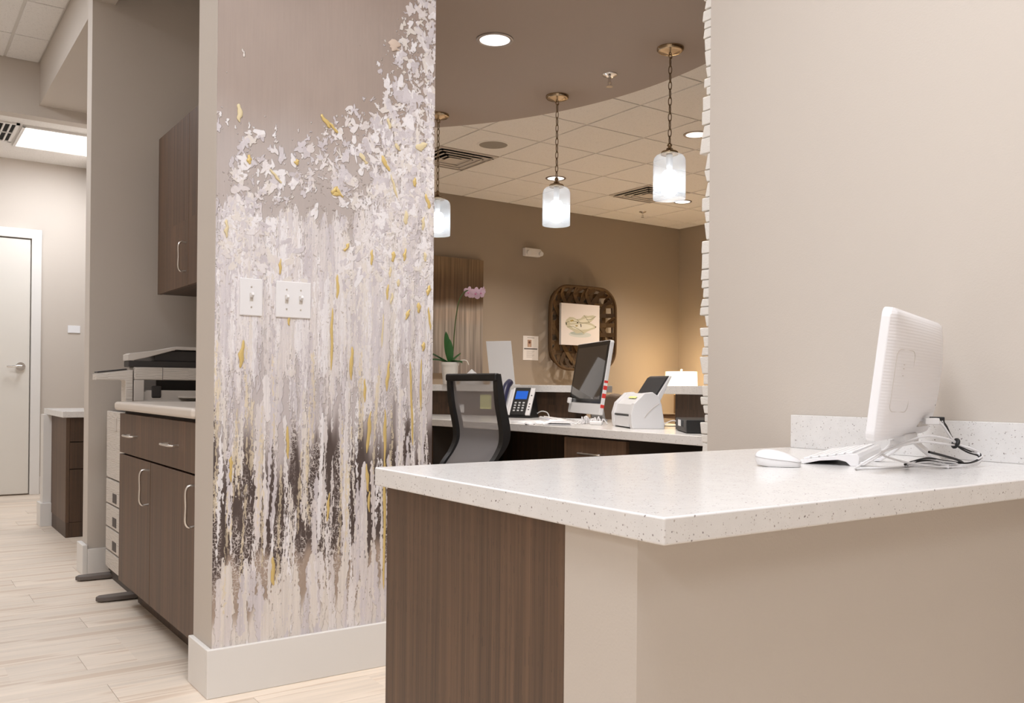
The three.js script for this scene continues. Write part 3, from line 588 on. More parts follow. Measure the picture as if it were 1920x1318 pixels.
{
  const t = thing('keyboard', 'white keyboard beside the all-in-one computer on the near counter', 'keyboard', [1.912, 0.762, -1.316], 26 * Math.PI / 180);
  // side profile (z depth, y): low front at -z, raised back at +z with an arch below
  const P = [[-0.062, 0.002], [-0.062, 0.009], [0.0, 0.019], [0.05, 0.0275], [0.060, 0.027], [0.064, 0.020], [0.062, 0.0], [0.046, 0.0], [0.036, 0.009], [0.02, 0.0125], [-0.02, 0.009], [-0.045, 0.003], [-0.055, 0.0005]];
  const g = prismZ(P.map(([z, y]) => [z, y]), -0.2, 0.2, 0.001); g.rotateY(-Math.PI / 2); mesh('case', g, M.whiteGloss, t);
  const sl = Math.atan2(0.0275 - 0.009, 0.112), kg = new RoundedBoxGeometry(0.0155, 0.004, 0.0148, 1, 0.0012);
  for (let row = 0; row < 6; row++) for (let q = 0; q < 20; q++) {
    if (row === 0 && q > 4 && q < 10) continue;
    const z = -0.05 + row * 0.0182, m = mesh('key', kg, M.white, t); m.position.set(-0.181 + q * 0.01905, 0.0115 + (z + 0.05) * 0.165 + 0.0012, z); m.rotation.x = -sl;
  }
  mesh('space_bar', (() => { const q = new RoundedBoxGeometry(0.09, 0.004, 0.0148, 1, 0.0012); q.rotateX(-sl); q.translate(-0.181 + 7 * 0.01905, 0.0127, -0.05); return q; })(), M.white, t);
}
{
  const t = thing('computer_mouse', 'white wireless mouse in front of the keyboard on the near counter', 'mouse', [1.601, 0.762, -1.264], Math.atan2(-0.8, 0.6));
  const body = (y0, y1, top) => { const g = new THREE.SphereGeometry(1, 36, 20), p = g.attributes.position; for (let i = 0; i < p.count; i++) { let x = p.getX(i), y = p.getY(i), z = p.getZ(i); const hump = 1 - 0.42 * sstep(-0.5, 1.05, x); const px = Math.sign(x) * Math.pow(Math.abs(x), 0.85) * 0.049, pz = Math.sign(z) * Math.pow(Math.abs(z), 0.85) * 0.029; const seam = 0.0155 - 0.0055 * x; let py; if (top) py = seam + 0.0006 + Math.max(0, y) * (0.021 * hump); else py = y > 0 ? seam : Math.max(0.0006, seam + Math.max(-1, y * 2.2) * 0.0165); p.setXYZ(i, px * (top ? 1 : 0.985), py, pz * (top ? 1 : 0.975)); } g.computeVertexNormals(); return g; };
  mesh('top_shell', body(0, 0, true), M.whiteGloss, t);
  mesh('base', body(0, 0, false), M.white, t);
}
{
  const t = thing('cable_bundle', 'tangle of white cables behind the all-in-one computer', 'cable', [1.85, 0.762, -1.06]);
  const Y = 0.762, cab = (pts, r = 0.0022, m = M.cableW) => partW(t, 'cable', tube(pts, r, pts.length * 10, 6), m);
  // plugs on the lower back
  const plug = [1.868, 0.864, -1.068];
  partW(t, 'plug', (() => { const g = cb(0.018, 0.014, 0.03, 0, 0, 0, 0.002); g.rotateY(0.9); g.translate(...plug); return g; })(), M.white);
  partW(t, 'plug', (() => { const g = cb(0.018, 0.012, 0.03, 0, 0, 0, 0.002); g.rotateY(0.6); g.translate(1.898, 0.867, -1.072); return g; })(), M.black);
  const tie = [1.932, 0.815, -1.048];
  const r = rng(9);
  for (let i = 0; i < 7; i++) {
    const a = (r() - 0.5) * 0.014, b = (r() - 0.5) * 0.014, c = 0.012 * i / 6, bk = i === 4 || i === 6;
    cab([[plug[0] + 0.006 + 0.004 * i, plug[1] + a * 0.3, plug[2] + 0.01], [1.895 + a * 0.5 + (bk ? 0.012 : 0), 0.853 + b * 0.4, -1.056], [tie[0] + a * 0.4, tie[1] + b * 0.4, tie[2] + a * 0.3], [1.968 + b, 0.80 + a, -1.036 + a], [2.0 + a * 1.6, 0.785 + b, -1.03 + b * 0.5], [1.985 + b, Y + 0.012 + c, -1.022 + a * 0.5], [1.94 + a, Y + 0.005 + c * 0.5, -1.03 + b], [1.89 + b, Y + 0.004 + c, -1.05 + a], [1.84 + a, Y + 0.006 + c * 1.4, -1.068 + b], [1.80 + b, Y + 0.004 + c * 0.6, -1.085 + a]], 0.0021, bk ? M.black : M.cableW);
  }
  partW(t, 'cable_tie', (() => { const g = new THREE.TorusGeometry(0.0085, 0.0042, 8, 18); g.rotateY(0.9); g.rotateX(0.7); g.translate(...tie); return g; })(), M.black);
  cab([[tie[0], tie[1], tie[2]], [1.88, 0.826, -1.035], [1.81, 0.834, -1.045], [1.75, 0.818, -1.068], [1.70, 0.80, -1.08], [1.672, 0.782, -1.098], [1.67, Y + 0.003, -1.12], [1.69, Y + 0.0028, -1.118], [1.74, Y + 0.003, -1.10], [1.82, Y + 0.003, -1.09]]);
  cab([[tie[0], tie[1] - 0.004, tie[2]], [1.86, 0.817, -1.035], [1.79, 0.822, -1.05], [1.72, 0.808, -1.07], [1.705, 0.80, -1.085], [1.76, Y + 0.02, -1.078], [1.85, Y + 0.006, -1.05], [1.93, Y + 0.003, -1.03]]);
  cab([[1.82, 0.80, -1.045], [1.87, 0.79, -1.038], [1.92, 0.778, -1.032], [1.945, Y + 0.004, -1.03]], 0.0028, M.black);
}

// ------------------------------------------------------------------ copier alcove
{
  const t = thing('alcove_base_cabinet', 'dark wood base cabinet with two doors in the copier alcove', 'cabinet', [1.12, 0, -3.45]);
  partW(t, 'body', bx(0.838, 1.42, 0.1, 0.8205, -4.03, -2.873), M.core);
  partW(t, 'toe_kick', bx(0.895, 1.42, 0, 0.1, -4.03, -2.873), M.laminateDark);
  partW(t, 'side_panel', bx(0.838, 1.42, 0.1, 0.8205, -4.038, -4.03), M.laminate);
  const dr = partW(t, 'drawer_front', bx(0.817, 0.837, 0.643, 0.806, -4.034, -2.874, 0.0012), M.laminate);
  partW(t, 'door', bx(0.817, 0.837, 0.104, 0.636, -4.034, -3.503, 0.0012), M.laminate);
  partW(t, 'door', bx(0.817, 0.837, 0.104, 0.636, -3.498, -2.874, 0.0012), M.laminate);
  pullV(t, 0.817, -3.525, 0.478, 0.606); pullV(t, 0.817, -2.905, 0.478, 0.606);
  pullH(t, 0.817, 0.722, -3.845, -3.717); pullH(t, 0.817, 0.722, -3.25, -3.122);
  const w = thing('laminate_worktop', 'cream laminate worktop with rounded edge in the copier alcove', 'worktop', [1.11, 0.8205, -3.45]);
  partW(w, 'slab', bx(0.79, 1.43, 0.8205, 0.855, -4.02, -2.871, 0.012), M.postform);
  const u = thing('alcove_wall_cabinet', 'dark wood wall cabinet high in the copier alcove', 'cabinet', [1.27, 1.37, -3.74]);
  partW(u, 'body', bx(1.121, 1.43, 1.372, 2.136, -4.61, -2.87), M.laminateDark);
  for (const [a, b] of [[-4.608, -4.072], [-4.068, -3.532], [-3.528, -2.99]]) { partW(u, 'door', bx(1.1, 1.12, 1.37, 2.136, a, b, 0.0012), M.laminate); pullV(u, 1.1, b - 0.035, 1.435, 1.563); }
}
{
  const t = thing('copier', 'large beige office copier standing behind the alcove cabinet', 'copier', [1.14, 0, -4.36]);
  partW(t, 'body', bx(0.895, 1.41, 0.035, 0.80, -4.64, -4.09), M.copierGap);
  partW(t, 'side_panel', bx(0.9, 1.41, 0.05, 0.80, -4.09, -4.078, 0.003), M.copierPlain);
  const dz = [-4.638, -4.09];
  partW(t, 'upper_door', bx(0.88, 0.897, 0.484, 0.80, dz[0], dz[1], 0.004), M.copier);
  partW(t, 'latch', bx(0.876, 0.882, 0.71, 0.77, -4.45, -4.41, 0.002), M.copierPlain);
  for (const [a, b] of [[0.363, 0.478], [0.252, 0.357], [0.141, 0.246], [0.055, 0.135]]) {
    const d = partW(t, 'paper_drawer', bx(0.88, 0.897, a, b, dz[0], dz[1], 0.004), M.copier);
    if (a > 0.1) partW(t, 'drawer_grip', bx(0.8785, 0.884, a + 0.012, a + 0.056, -4.485, -4.40, 0.002), M.copierGap);
  }
  partW(t, 'plinth', bx(0.9, 1.4, 0.0, 0.05, -4.62, -4.1), M.copierGap);
  for (const z of [-4.61, -4.12]) {
    const g = prismY([[0.93, z - 0.035], [0.93, z + 0.035], [0.8, z + 0.03], [0.76, z + 0.024], [0.745, z], [0.76, z - 0.024], [0.8, z - 0.03]], 0.004, 0.024, 0.004); partW(t, 'stabiliser_foot', g, M.foot);
  }
  // upper engine: a shallow bridge over the output bay, the deep housing behind it
  const zf = -4.085, zb = -4.20;
  partW(t, 'engine_housing', bx(1.0, 1.41, 0.80, 1.0, -4.62, -4.2, 0.006), M.copierDark);
  partW(t, 'lower_engine', bx(0.885, 1.41, 0.80, 0.858, zb, zf, 0.006), M.copierPlain);
  partW(t, 'corner_post', bx(0.882, 0.924, 0.855, 0.947, zb, zf, 0.003), M.copierPlain);
  partW(t, 'output_tray', prismZ([[0.926, 0.856], [0.926, 0.893], [0.94, 0.903], [1.41, 0.90], [1.41, 0.856]], -4.14, -4.10, 0.003), M.copierPlain);
  partW(t, 'tray_button', bx(0.958, 0.998, 0.869, 0.922, -4.108, -4.094, 0.006), M.copierDark);
  partW(t, 'tray_lip', cb(0.30, 0.008, 0.10, 1.22, 0.872, -4.06, 0.004), M.copierPlain);
  partW(t, 'scanner_base', bx(0.882, 1.41, 0.947, 1.003, zb, zf, 0.006), M.copier);
  partW(t, 'scanner_seam', bx(0.999, 1.001, 0.949, 1.002, zf - 0.0005, zf + 0.0006), M.copierGap);
  partW(t, 'glass_bed', bx(0.862, 1.41, 1.003, 1.03, -4.19, -4.095, 0.004), M.copierDark);
  partW(t, 'feeder', bx(0.97, 1.41, 1.028, 1.078, -4.5, -4.11, 0.006), M.copierDark);
  partW(t, 'document_cover', prismZ([[0.858, 1.030], [0.875, 1.030], [0.93, 1.043], [1.06, 1.082], [1.41, 1.080], [1.41, 1.094], [1.06, 1.096], [0.98, 1.078], [0.87, 1.062], [0.858, 1.056]], -4.19, -4.095, 0.003), M.copierPlain);
  partW(t, 'cover_panel', bx(1.075, 1.41, 1.08, 1.094, -4.58, -4.19, 0.003), M.copierPlain);
  partW(t, 'side_cover', bx(0.905, 0.99, 0.80, 0.868, -4.42, -4.24, 0.03), M.copierDark);
  // control panel that juts out over the hall
  partW(t, 'control_panel', prismZ([[0.732, 0.946], [0.732, 0.971], [0.80, 0.980], [0.878, 0.990], [0.878, 0.85], [0.848, 0.85], [0.848, 0.940], [0.842, 0.946]], -4.17, zf, 0.003), M.copier);
  partW(t, 'panel_screen', (() => { const g = cb(0.118, 0.006, 0.07, 0, 0, 0, 0.002); g.rotateZ(0.125); g.translate(0.797, 0.985, -4.13); return g; })(), M.copierDark);
}

// ------------------------------------------------------------------ hall nook
{
  const w = thing('nook_counter', 'small white countertop on the dark cabinet in the hall nook', 'counter', [1.15, 0.7245, -6.26]);
  partW(w, 'slab', bx(0.872, 1.43, 0.7245, 0.762, -6.64, -5.885, 0.003), M.quartz);
  const t = thing('nook_cabinet', 'dark wood drawer cabinet in the hall nook beyond the alcove', 'cabinet', [1.17, 0, -6.21]);
  partW(t, 'body', bx(0.92, 1.43, 0.0, 0.7245, -6.5, -5.95), M.core);
  partW(t, 'end_panel', bx(0.9, 0.92, 0.09, 0.7245, -6.499, -5.932, 0.001), M.laminate);
  partW(t, 'end_plinth', bx(0.902, 0.92, 0.0, 0.0895, -6.47, -5.934), M.laminateDark);
  for (const [a, b] of [[0.578, 0.722], [0.414, 0.573], [0.092, 0.409]]) partW(t, 'drawer_front', bx(0.921, 1.43, a, b, -5.95, -5.932, 0.001), M.laminateDark);
  partW(t, 'plinth', bx(0.921, 1.43, 0, 0.09, -5.95, -5.936), M.laminateDark);
  const g = thing('glass_jar', 'small clear glass jar on the nook counter behind the wall end', 'jar', [1.12, 0.762, -6.22]);
  mesh('jar', lathe([[0, 0.002], [0.03, 0.002], [0.034, 0.02], [0.034, 0.07], [0.02, 0.088], [0.022, 0.10], [0.0205, 0.10], [0.0185, 0.088], [0.0325, 0.069], [0.0325, 0.02], [0.028, 0.005], [0, 0.005]], 28), M.glass, g);
  mesh('lid', lathe([[0, 0.118], [0.012, 0.114], [0.024, 0.108], [0.024, 0.1], [0, 0.1]], 24), M.chrome, g);
  const s = thing('room_sign', 'small white plaque on the wall right of the hall door', 'sign', [1.329, 1.36, -8.42]);
  partW(s, 'plate', bx(1.281, 1.377, 1.36, 1.423, -8.42, -8.412, 0.001), M.paper);
}

// ------------------------------------------------------------------ reception desk
const DT = 0.762, LT = 0.943;
{
  const t = thing('reception_desk_top', 'white quartz worktop of the curved reception desk', 'desk', [2.7, 0.7245, -3.4]);
  const p = [], n = 50; for (let i = 0; i <= n; i++) { const d = 75 - 128 * i / n; p.push(arcPt(d < 7 && d > -10 ? 2.03 : 1.978, d)); }
  const q0 = arcPt(2.0, 75);
  p.push([2.37, -2.0], [2.378, -2.2], [2.39, -2.9], [2.388, -3.45], [2.325, -4.02], [2.2, -4.36], [1.95, -4.7]);
  const pp = p.filter(([x, z]) => x > 2.335 || z < -2.1);
  partW(t, 'worktop', prismY(pp, 0.7265, DT, 0.003), M.quartz);
}
{
  const t = thing('reception_ledge', 'raised white ledge on a dark curved panel behind the chair and phone', 'counter ledge', [2.9, 0, -4.2], 0, 'raised ledges of the reception desk');
  partW(t, 'ledge_top', arcSlab(1.93, 2.28, 78, 9, 0.904, LT, 0.003), M.quartz);
  partW(t, 'panel', arcSlab(1.98, 2.02, 78, 8, 0.0, 0.904), M.laminateDark);
  const u = thing('reception_ledge', 'raised white ledge on a dark panel beside the stone wall end', 'counter ledge', [3.0, 0, -2.6], 0, 'raised ledges of the reception desk');
  partW(u, 'ledge_top', arcSlab(1.93, 2.28, -12.0, -50, 0.904, LT, 0.003), M.quartz);
  partW(u, 'panel', arcSlab(1.98, 2.02, -13.6, -50, 0.0, 0.904), M.laminateDark);
  const f = thing('desk_front_panel', 'low dark curved panel under the desk opening between the raised ledges', 'desk panel', [3.1, 0, -3.5]);
  partW(f, 'panel', arcSlab(1.96, 1.995, 7.8, -13.4, 0.0, 0.7265), M.laminateDark);
}
{
  const t = thing('desk_drawer_unit', 'dark wood drawer pedestal under the reception desk with a bar handle', 'drawer unit', [2.7, 0, -2.85]);
  partW(t, 'body', bx(2.445, 2.95, 0.06, 0.7265, -3.05, -2.655), M.core);
  for (const [a, b] of [[0.07, 0.40], [0.405, 0.562], [0.567, 0.716]]) { partW(t, 'drawer_front', bx(2.425, 2.444, a, b, -3.05, -2.655, 0.001), M.laminate); pullH(t, 2.425, b - 0.062, -2.93, -2.79); }
  const c = thing('desk_end_cabinet', 'dark wood cabinet at the far end under the reception desk', 'cabinet', [2.55, 0, -4.25]);
  partW(c, 'body', prismY([[2.36, -4.08], [2.75, -4.08], [2.75, -4.45], [2.36, -4.45], [2.1, -4.62], [2.24, -4.3]], 0.06, 0.7265), M.core);
  partW(c, 'door', prismY([[2.34, -4.06], [2.36, -4.07], [2.23, -4.32], [2.21, -4.31]], 0.07, 0.50), M.laminate);
  partW(c, 'drawer_front', prismY([[2.34, -4.06], [2.36, -4.07], [2.23, -4.32], [2.21, -4.31]], 0.505, 0.715), M.laminate);
}

// office chair
{
  const t = thing('office_chair', 'black framed office chair with grey mesh back at the reception desk', 'office chair', [2.3, 0, -3.285]);
  const prof = [[0.985, 0.004], [0.92, 0.01], [0.85, 0.02], [0.78, 0.036], [0.73, 0.044], [0.69, 0.04], [0.64, 0.012], [0.59, -0.03], [0.54, -0.06]];
  const xc = new THREE.CatmullRomCurve3(prof.map(([h, x]) => new THREE.Vector3(2.09 + x, h, 0)));
  const zr = (s) => 0.184 + 0.004 * Math.sin(s * 3.1) - 0.012 * s; // half width
  const N = 26, M2 = 10, pos = [], uv = [], idx = [];
  for (let j = 0; j <= N; j++) { const p = xc.getPoint(j / N); for (let i = 0; i <= M2; i++) { const a = i / M2 * 2 - 1; pos.push(p.x + 0.022 * (1 - a * a) * 0.6 + 0.006, p.y - (j === 0 ? 0.012 * (1 - a * a) : 0), -3.285 + a * zr(j / N)); uv.push(a * 0.2, p.y); } }
  for (let j = 0; j < N; j++) for (let i = 0; i < M2; i++) { const k = j * (M2 + 1) + i; idx.push(k, k + 1, k + M2 + 2, k, k + M2 + 2, k + M2 + 1); }
  const g = new THREE.BufferGeometry(); g.setAttribute('position', new THREE.Float32BufferAttribute(pos, 3)); g.setAttribute('uv', new THREE.Float32BufferAttribute(uv, 2)); g.setIndex(idx); g.computeVertexNormals();
  partW(t, 'mesh_back', g, M.mesh);
  // rails: rectangular section swept down the profile
  const rail = (side) => {
    const P = [], I = []; const n = 30;
    for (let j = 0; j <= n; j++) { const s = j / n, p = xc.getPoint(s), z = -3.285 + side * (zr(s) + 0.004), wz = 0.016, dx = 0.020 + 0.020 * Math.sin(Math.min(1, s * 1.3) * Math.PI); for (const [a, b] of [[-0.25, -1], [0.75, -1], [0.75, 1], [-0.25, 1]]) P.push(p.x + a * dx, p.y, z + b * wz); }
    for (let j = 0; j < n; j++) for (let q = 0; q < 4; q++) { const a = j * 4 + q, b = j * 4 + (q + 1) % 4; I.push(a, b, b + 4, a, b + 4, a + 4); }
    I.push(0, 2, 1, 0, 3, 2); const e = n * 4; I.push(e, e + 1, e + 2, e, e + 2, e + 3);
    const q = new THREE.BufferGeometry(); q.setAttribute('position', new THREE.Float32BufferAttribute(P, 3)); q.setIndex(I); const u = q.toNonIndexed(); u.computeVertexNormals(); return u;
  };
  for (const s of [-1, 1]) partW(t, 'back_rail', rail(s), M.black);
  partW(t, 'top_rail', bx(2.080, 2.106, 0.955, 0.988, -3.487, -3.083, 0.008), M.black);
  partW(t, 'lower_rail', bx(2.02, 2.05, 0.525, 0.55, -3.47, -3.10, 0.006), M.black);
  partW(t, 'back_support', tube([[2.03, 0.54, -3.285], [2.05, 0.48, -3.285], [2.12, 0.42, -3.285], [2.28, 0.41, -3.285]], 0.022, 30, 10), M.black);
  partW(t, 'seat', bx(2.10, 2.54, 0.43, 0.50, -3.51, -3.065, 0.03), M.blackSoft);
  partW(t, 'gas_column', mergeGeometries([cyl(0.024, 0.028, 0.30, 2.3, 0.27, -3.285), cyl(0.05, 0.06, 0.05, 2.3, 0.10, -3.285)]), M.black);
  for (let i = 0; i < 5; i++) {
    const a = i * Math.PI * 2 / 5 + 0.3, c = Math.cos(a), s = Math.sin(a);
    partW(t, 'base_arm', tube([[2.3 + 0.03 * c, 0.10, -3.285 + 0.03 * s], [2.3 + 0.17 * c, 0.095, -3.285 + 0.17 * s], [2.3 + 0.29 * c, 0.075, -3.285 + 0.29 * s]], 0.018, 12, 8), M.black);
    const w = new THREE.CylinderGeometry(0.028, 0.028, 0.04, 16); w.rotateX(Math.PI / 2); w.rotateY(-a + 0.7); w.translate(2.3 + 0.28 * c, 0.028, -3.285 + 0.28 * s); partW(t, 'caster', w, M.black);
  }
}

// desk phone
{
  const t = thing('desk_phone', 'black desk phone with a lit blue screen on the reception desk', 'phone', [2.90, DT, -4.06], -58 * Math.PI / 180);
  const tl = -0.55; // face leans back
  const face = (g) => { g.rotateX(tl + Math.PI / 2); g.translate(0, 0.012, 0.055); return g; };
  mesh('base', prismZ([[0.075, 0], [0.075, 0.012], [-0.008, 0.145], [-0.022, 0.145], [-0.065, 0.015], [-0.065, 0]].map(([z, y]) => [-z, y]), -0.095, 0.095, 0.003).rotateY(Math.PI / 2), M.black, t);
  const fp = (x0, x1, y0, y1, th, r = 0.002) => { const g = bx(x0, x1, y0, y1, 0, th, r); g.rotateX(tl + 0.0); g.translate(0, 0.012, 0.072); return g; };
  mesh('face_panel', fp(-0.02, 0.07, 0.0, 0.175, 0.010), M.black, t);
  mesh('side_strip', fp(-0.034, -0.021, 0.0, 0.172, 0.011), M.whiteGloss, t);
  mesh('side_strip', fp(0.071, 0.098, 0.0, 0.172, 0.011), M.whiteGloss, t);
  for (const y of [0.03, 0.048, 0.066, 0.12]) mesh('button', fp(0.081, 0.089, y, y + 0.006, 0.0125, 0.001), M.charcoal, t);
  mesh('screen', fp(-0.010, 0.060, 0.100, 0.152, 0.0112, 0.001), M.phoneScreen, t);
  const kg = () => 0; for (let i = 0; i < 4; i++) for (let j = 0; j < 3; j++) mesh('key', fp(-0.006 + j * 0.024, 0.006 + j * 0.024, 0.022 + i * 0.0165, 0.031 + i * 0.0165, 0.0125, 0.001), M.key, t);
  mesh('handset_cradle', fp(-0.095, -0.036, 0.0, 0.165, 0.008), M.whiteGloss, t);
  const hs = (() => { const g = tube([[-0.066, 0.0, 0.012], [-0.066, 0.03, 0.036], [-0.066, 0.10, 0.044], [-0.066, 0.17, 0.038], [-0.066, 0.205, 0.016]], 0.021, 40, 12); g.rotateX(tl); g.translate(0, 0.012, 0.066); return g; })();
  mesh('handset', hs, M.phoneBlue, t);
}
// desk computer display
{
  const L = [3.054, -3.805], R = [2.853, -3.311], cx = (L[0] + R[0]) / 2, cz = (L[1] + R[1]) / 2;
  const t = thing('computer_display', 'silver desktop computer with dark glossy screen on the reception desk', 'computer', [cx, DT, cz], Math.atan2(-(R[1] - L[1]), R[0] - L[0]));
  const W = 0.530, H = 0.372, tl = -9 * Math.PI / 180, yb = 0.036;
  const pl = (g) => { g.rotateX(tl); g.translate(0, yb, 0); return g; };
  // local +z faces the user (towards -x of the room)
  const body = prismZ(roundRect(W, H, 0.012, 4), -0.014, 0.006, 0.002); body.translate(0, H / 2, 0); mesh('housing', pl(body), M.alu, t);
  mesh('bezel', pl(cb(W - 0.004, H - 0.058, 0.002, 0, H / 2 + 0.026, 0.0065)), M.bezel, t);
  mesh('screen', pl(cb(W - 0.05, H - 0.10, 0.001, 0, H / 2 + 0.026, 0.0078)), M.screenOff, t);
  mesh('back_bulge', pl((() => { const g = new THREE.SphereGeometry(1, 24, 14); g.scale(W / 2 * 0.85, H / 2 * 0.85, 0.03); { const p = g.attributes.position; for (let i = 0; i < p.count; i++) p.setZ(i, Math.min(p.getZ(i), 0.004)); } g.translate(0, H / 2, -0.014); g.computeVertexNormals(); return g; })()), M.alu, t);
  mesh('stand', mergeGeometries([prismZ([[-0.02, 0.006], [-0.10, 0.006], [-0.088, 0.012], [-0.06, 0.17], [-0.052, 0.17], [-0.074, 0.012]], -0.09, 0.09, 0.001).rotateY(-Math.PI / 2), cb(0.18, 0.007, 0.17, 0, 0.0035, -0.015, 0.003)]), M.alu, t);
  mesh('tape_strip', pl(cb(0.0012, 0.135, 0.017, W / 2 + 0.0006, 0.105, -0.004)), M.paper, t);
  for (const [y, h] of [[0.165, 0.012], [0.135, 0.02], [0.095, 0.022], [0.043, 0.016]]) mesh('tape_mark', pl(cb(0.0014, h, 0.019, W / 2 + 0.001, y, -0.004)), M.red, t);
  mesh('web_camera', pl(cb(0.03, 0.03, 0.02, -0.225, 0.062, 0.018, 0.006)), M.white, t);
}
// document scanner
{
  const t = thing('document_scanner', 'light grey document scanner with open black paper tray on the desk', 'scanner', [2.53, DT, -2.73], Math.atan2(0.9, 0.42));
  // local x: along the width away from the viewer (0..0.28); local z: to the front of the profile (-z = back)
  const side = [[0.0, 0.0], [-0.006, 0.02], [-0.008, 0.06], [0.005, 0.105], [0.05, 0.148], [0.085, 0.152], [0.112, 0.135], [0.125, 0.10], [0.138, 0.02], [0.136, 0.0]];
  // profile u runs to local +z (towards the wall), the extrusion along local x
  const P = (pts, x0, x1, b = 0.003) => { const g = prismZ(pts, -x1, -x0, b); g.applyMatrix4(new THREE.Matrix4().set(0, 0, -1, 0, 0, 1, 0, 0, 1, 0, 0, 0, 0, 0, 0, 1)); return g; };
  mesh('side_cheek', P(side, 0.0, 0.035, 0.003), M.scanner, t);
  mesh('side_cheek', P(side, 0.25, 0.285, 0.003), M.scanner, t);
  mesh('cover', P([[0.004, 0.02], [0.0, 0.06], [0.01, 0.10], [0.052, 0.143], [0.085, 0.147], [0.11, 0.13], [0.12, 0.1], [0.13, 0.02]], 0.035, 0.25, 0.001), M.scanner, t);
  mesh('exit_slot', P([[-0.004, 0.052], [-0.004, 0.058], [0.01, 0.058], [0.01, 0.052]], 0.036, 0.249, 0.0004), M.scannerDark, t);
  mesh('front_flap', P([[-0.005, 0.006], [-0.006, 0.05], [0.006, 0.05], [0.006, 0.006]], 0.04, 0.245, 0.001), M.scanner, t);
  mesh('label', P([[0.03, 0.1265], [0.038, 0.134], [0.0385, 0.1335], [0.0305, 0.126]], 0.06, 0.16, 0.0001), M.yellow, t);
  const tray = [[0.098, 0.118], [0.165, 0.222], [0.173, 0.219], [0.118, 0.105]];
  mesh('paper_tray', P(tray, 0.012, 0.272, 0.002), M.scanner, t);
  mesh('tray_lining', P([[0.09, 0.122], [0.15, 0.214], [0.163, 0.2215], [0.100, 0.122]], 0.02, 0.264, 0.001), M.scannerDark, t);
  mesh('cheek_groove', (() => { const g = tube([[-0.0006, 0.045, 0.05], [-0.0006, 0.06, 0.06], [-0.0006, 0.085, 0.085], [-0.0006, 0.105, 0.112]], 0.0012, 30, 5); return g; })(), M.copierPlain, t);
}
// black box device
{
  const t = thing('black_device_box', 'small black box with white label and slots by the stone wall end', 'device', [2.46, DT, -2.36], Math.atan2(0.79, 0.61));
  const L = 0.29;
  mesh('case', cb(L, 0.05, 0.17, L / 2, 0.027, 0.085, 0.004), M.black, t);
  mesh('front_plate', cb(L - 0.012, 0.044, 0.002, L / 2, 0.027, -0.0005), M.charcoal, t);
  mesh('label', cb(0.07, 0.024, 0.001, 0.18, 0.034, -0.002), M.paper, t);
  for (const [x, w] of [[0.12, 0.02], [0.085, 0.018]]) mesh('button', cb(w, 0.024, 0.002, x, 0.034, -0.002), M.black, t);
  for (const y of [0.008, 0.014, 0.02]) mesh('slot', cb(0.24, 0.0025, 0.002, 0.145, y, -0.0018), M.copierGap, t);
}
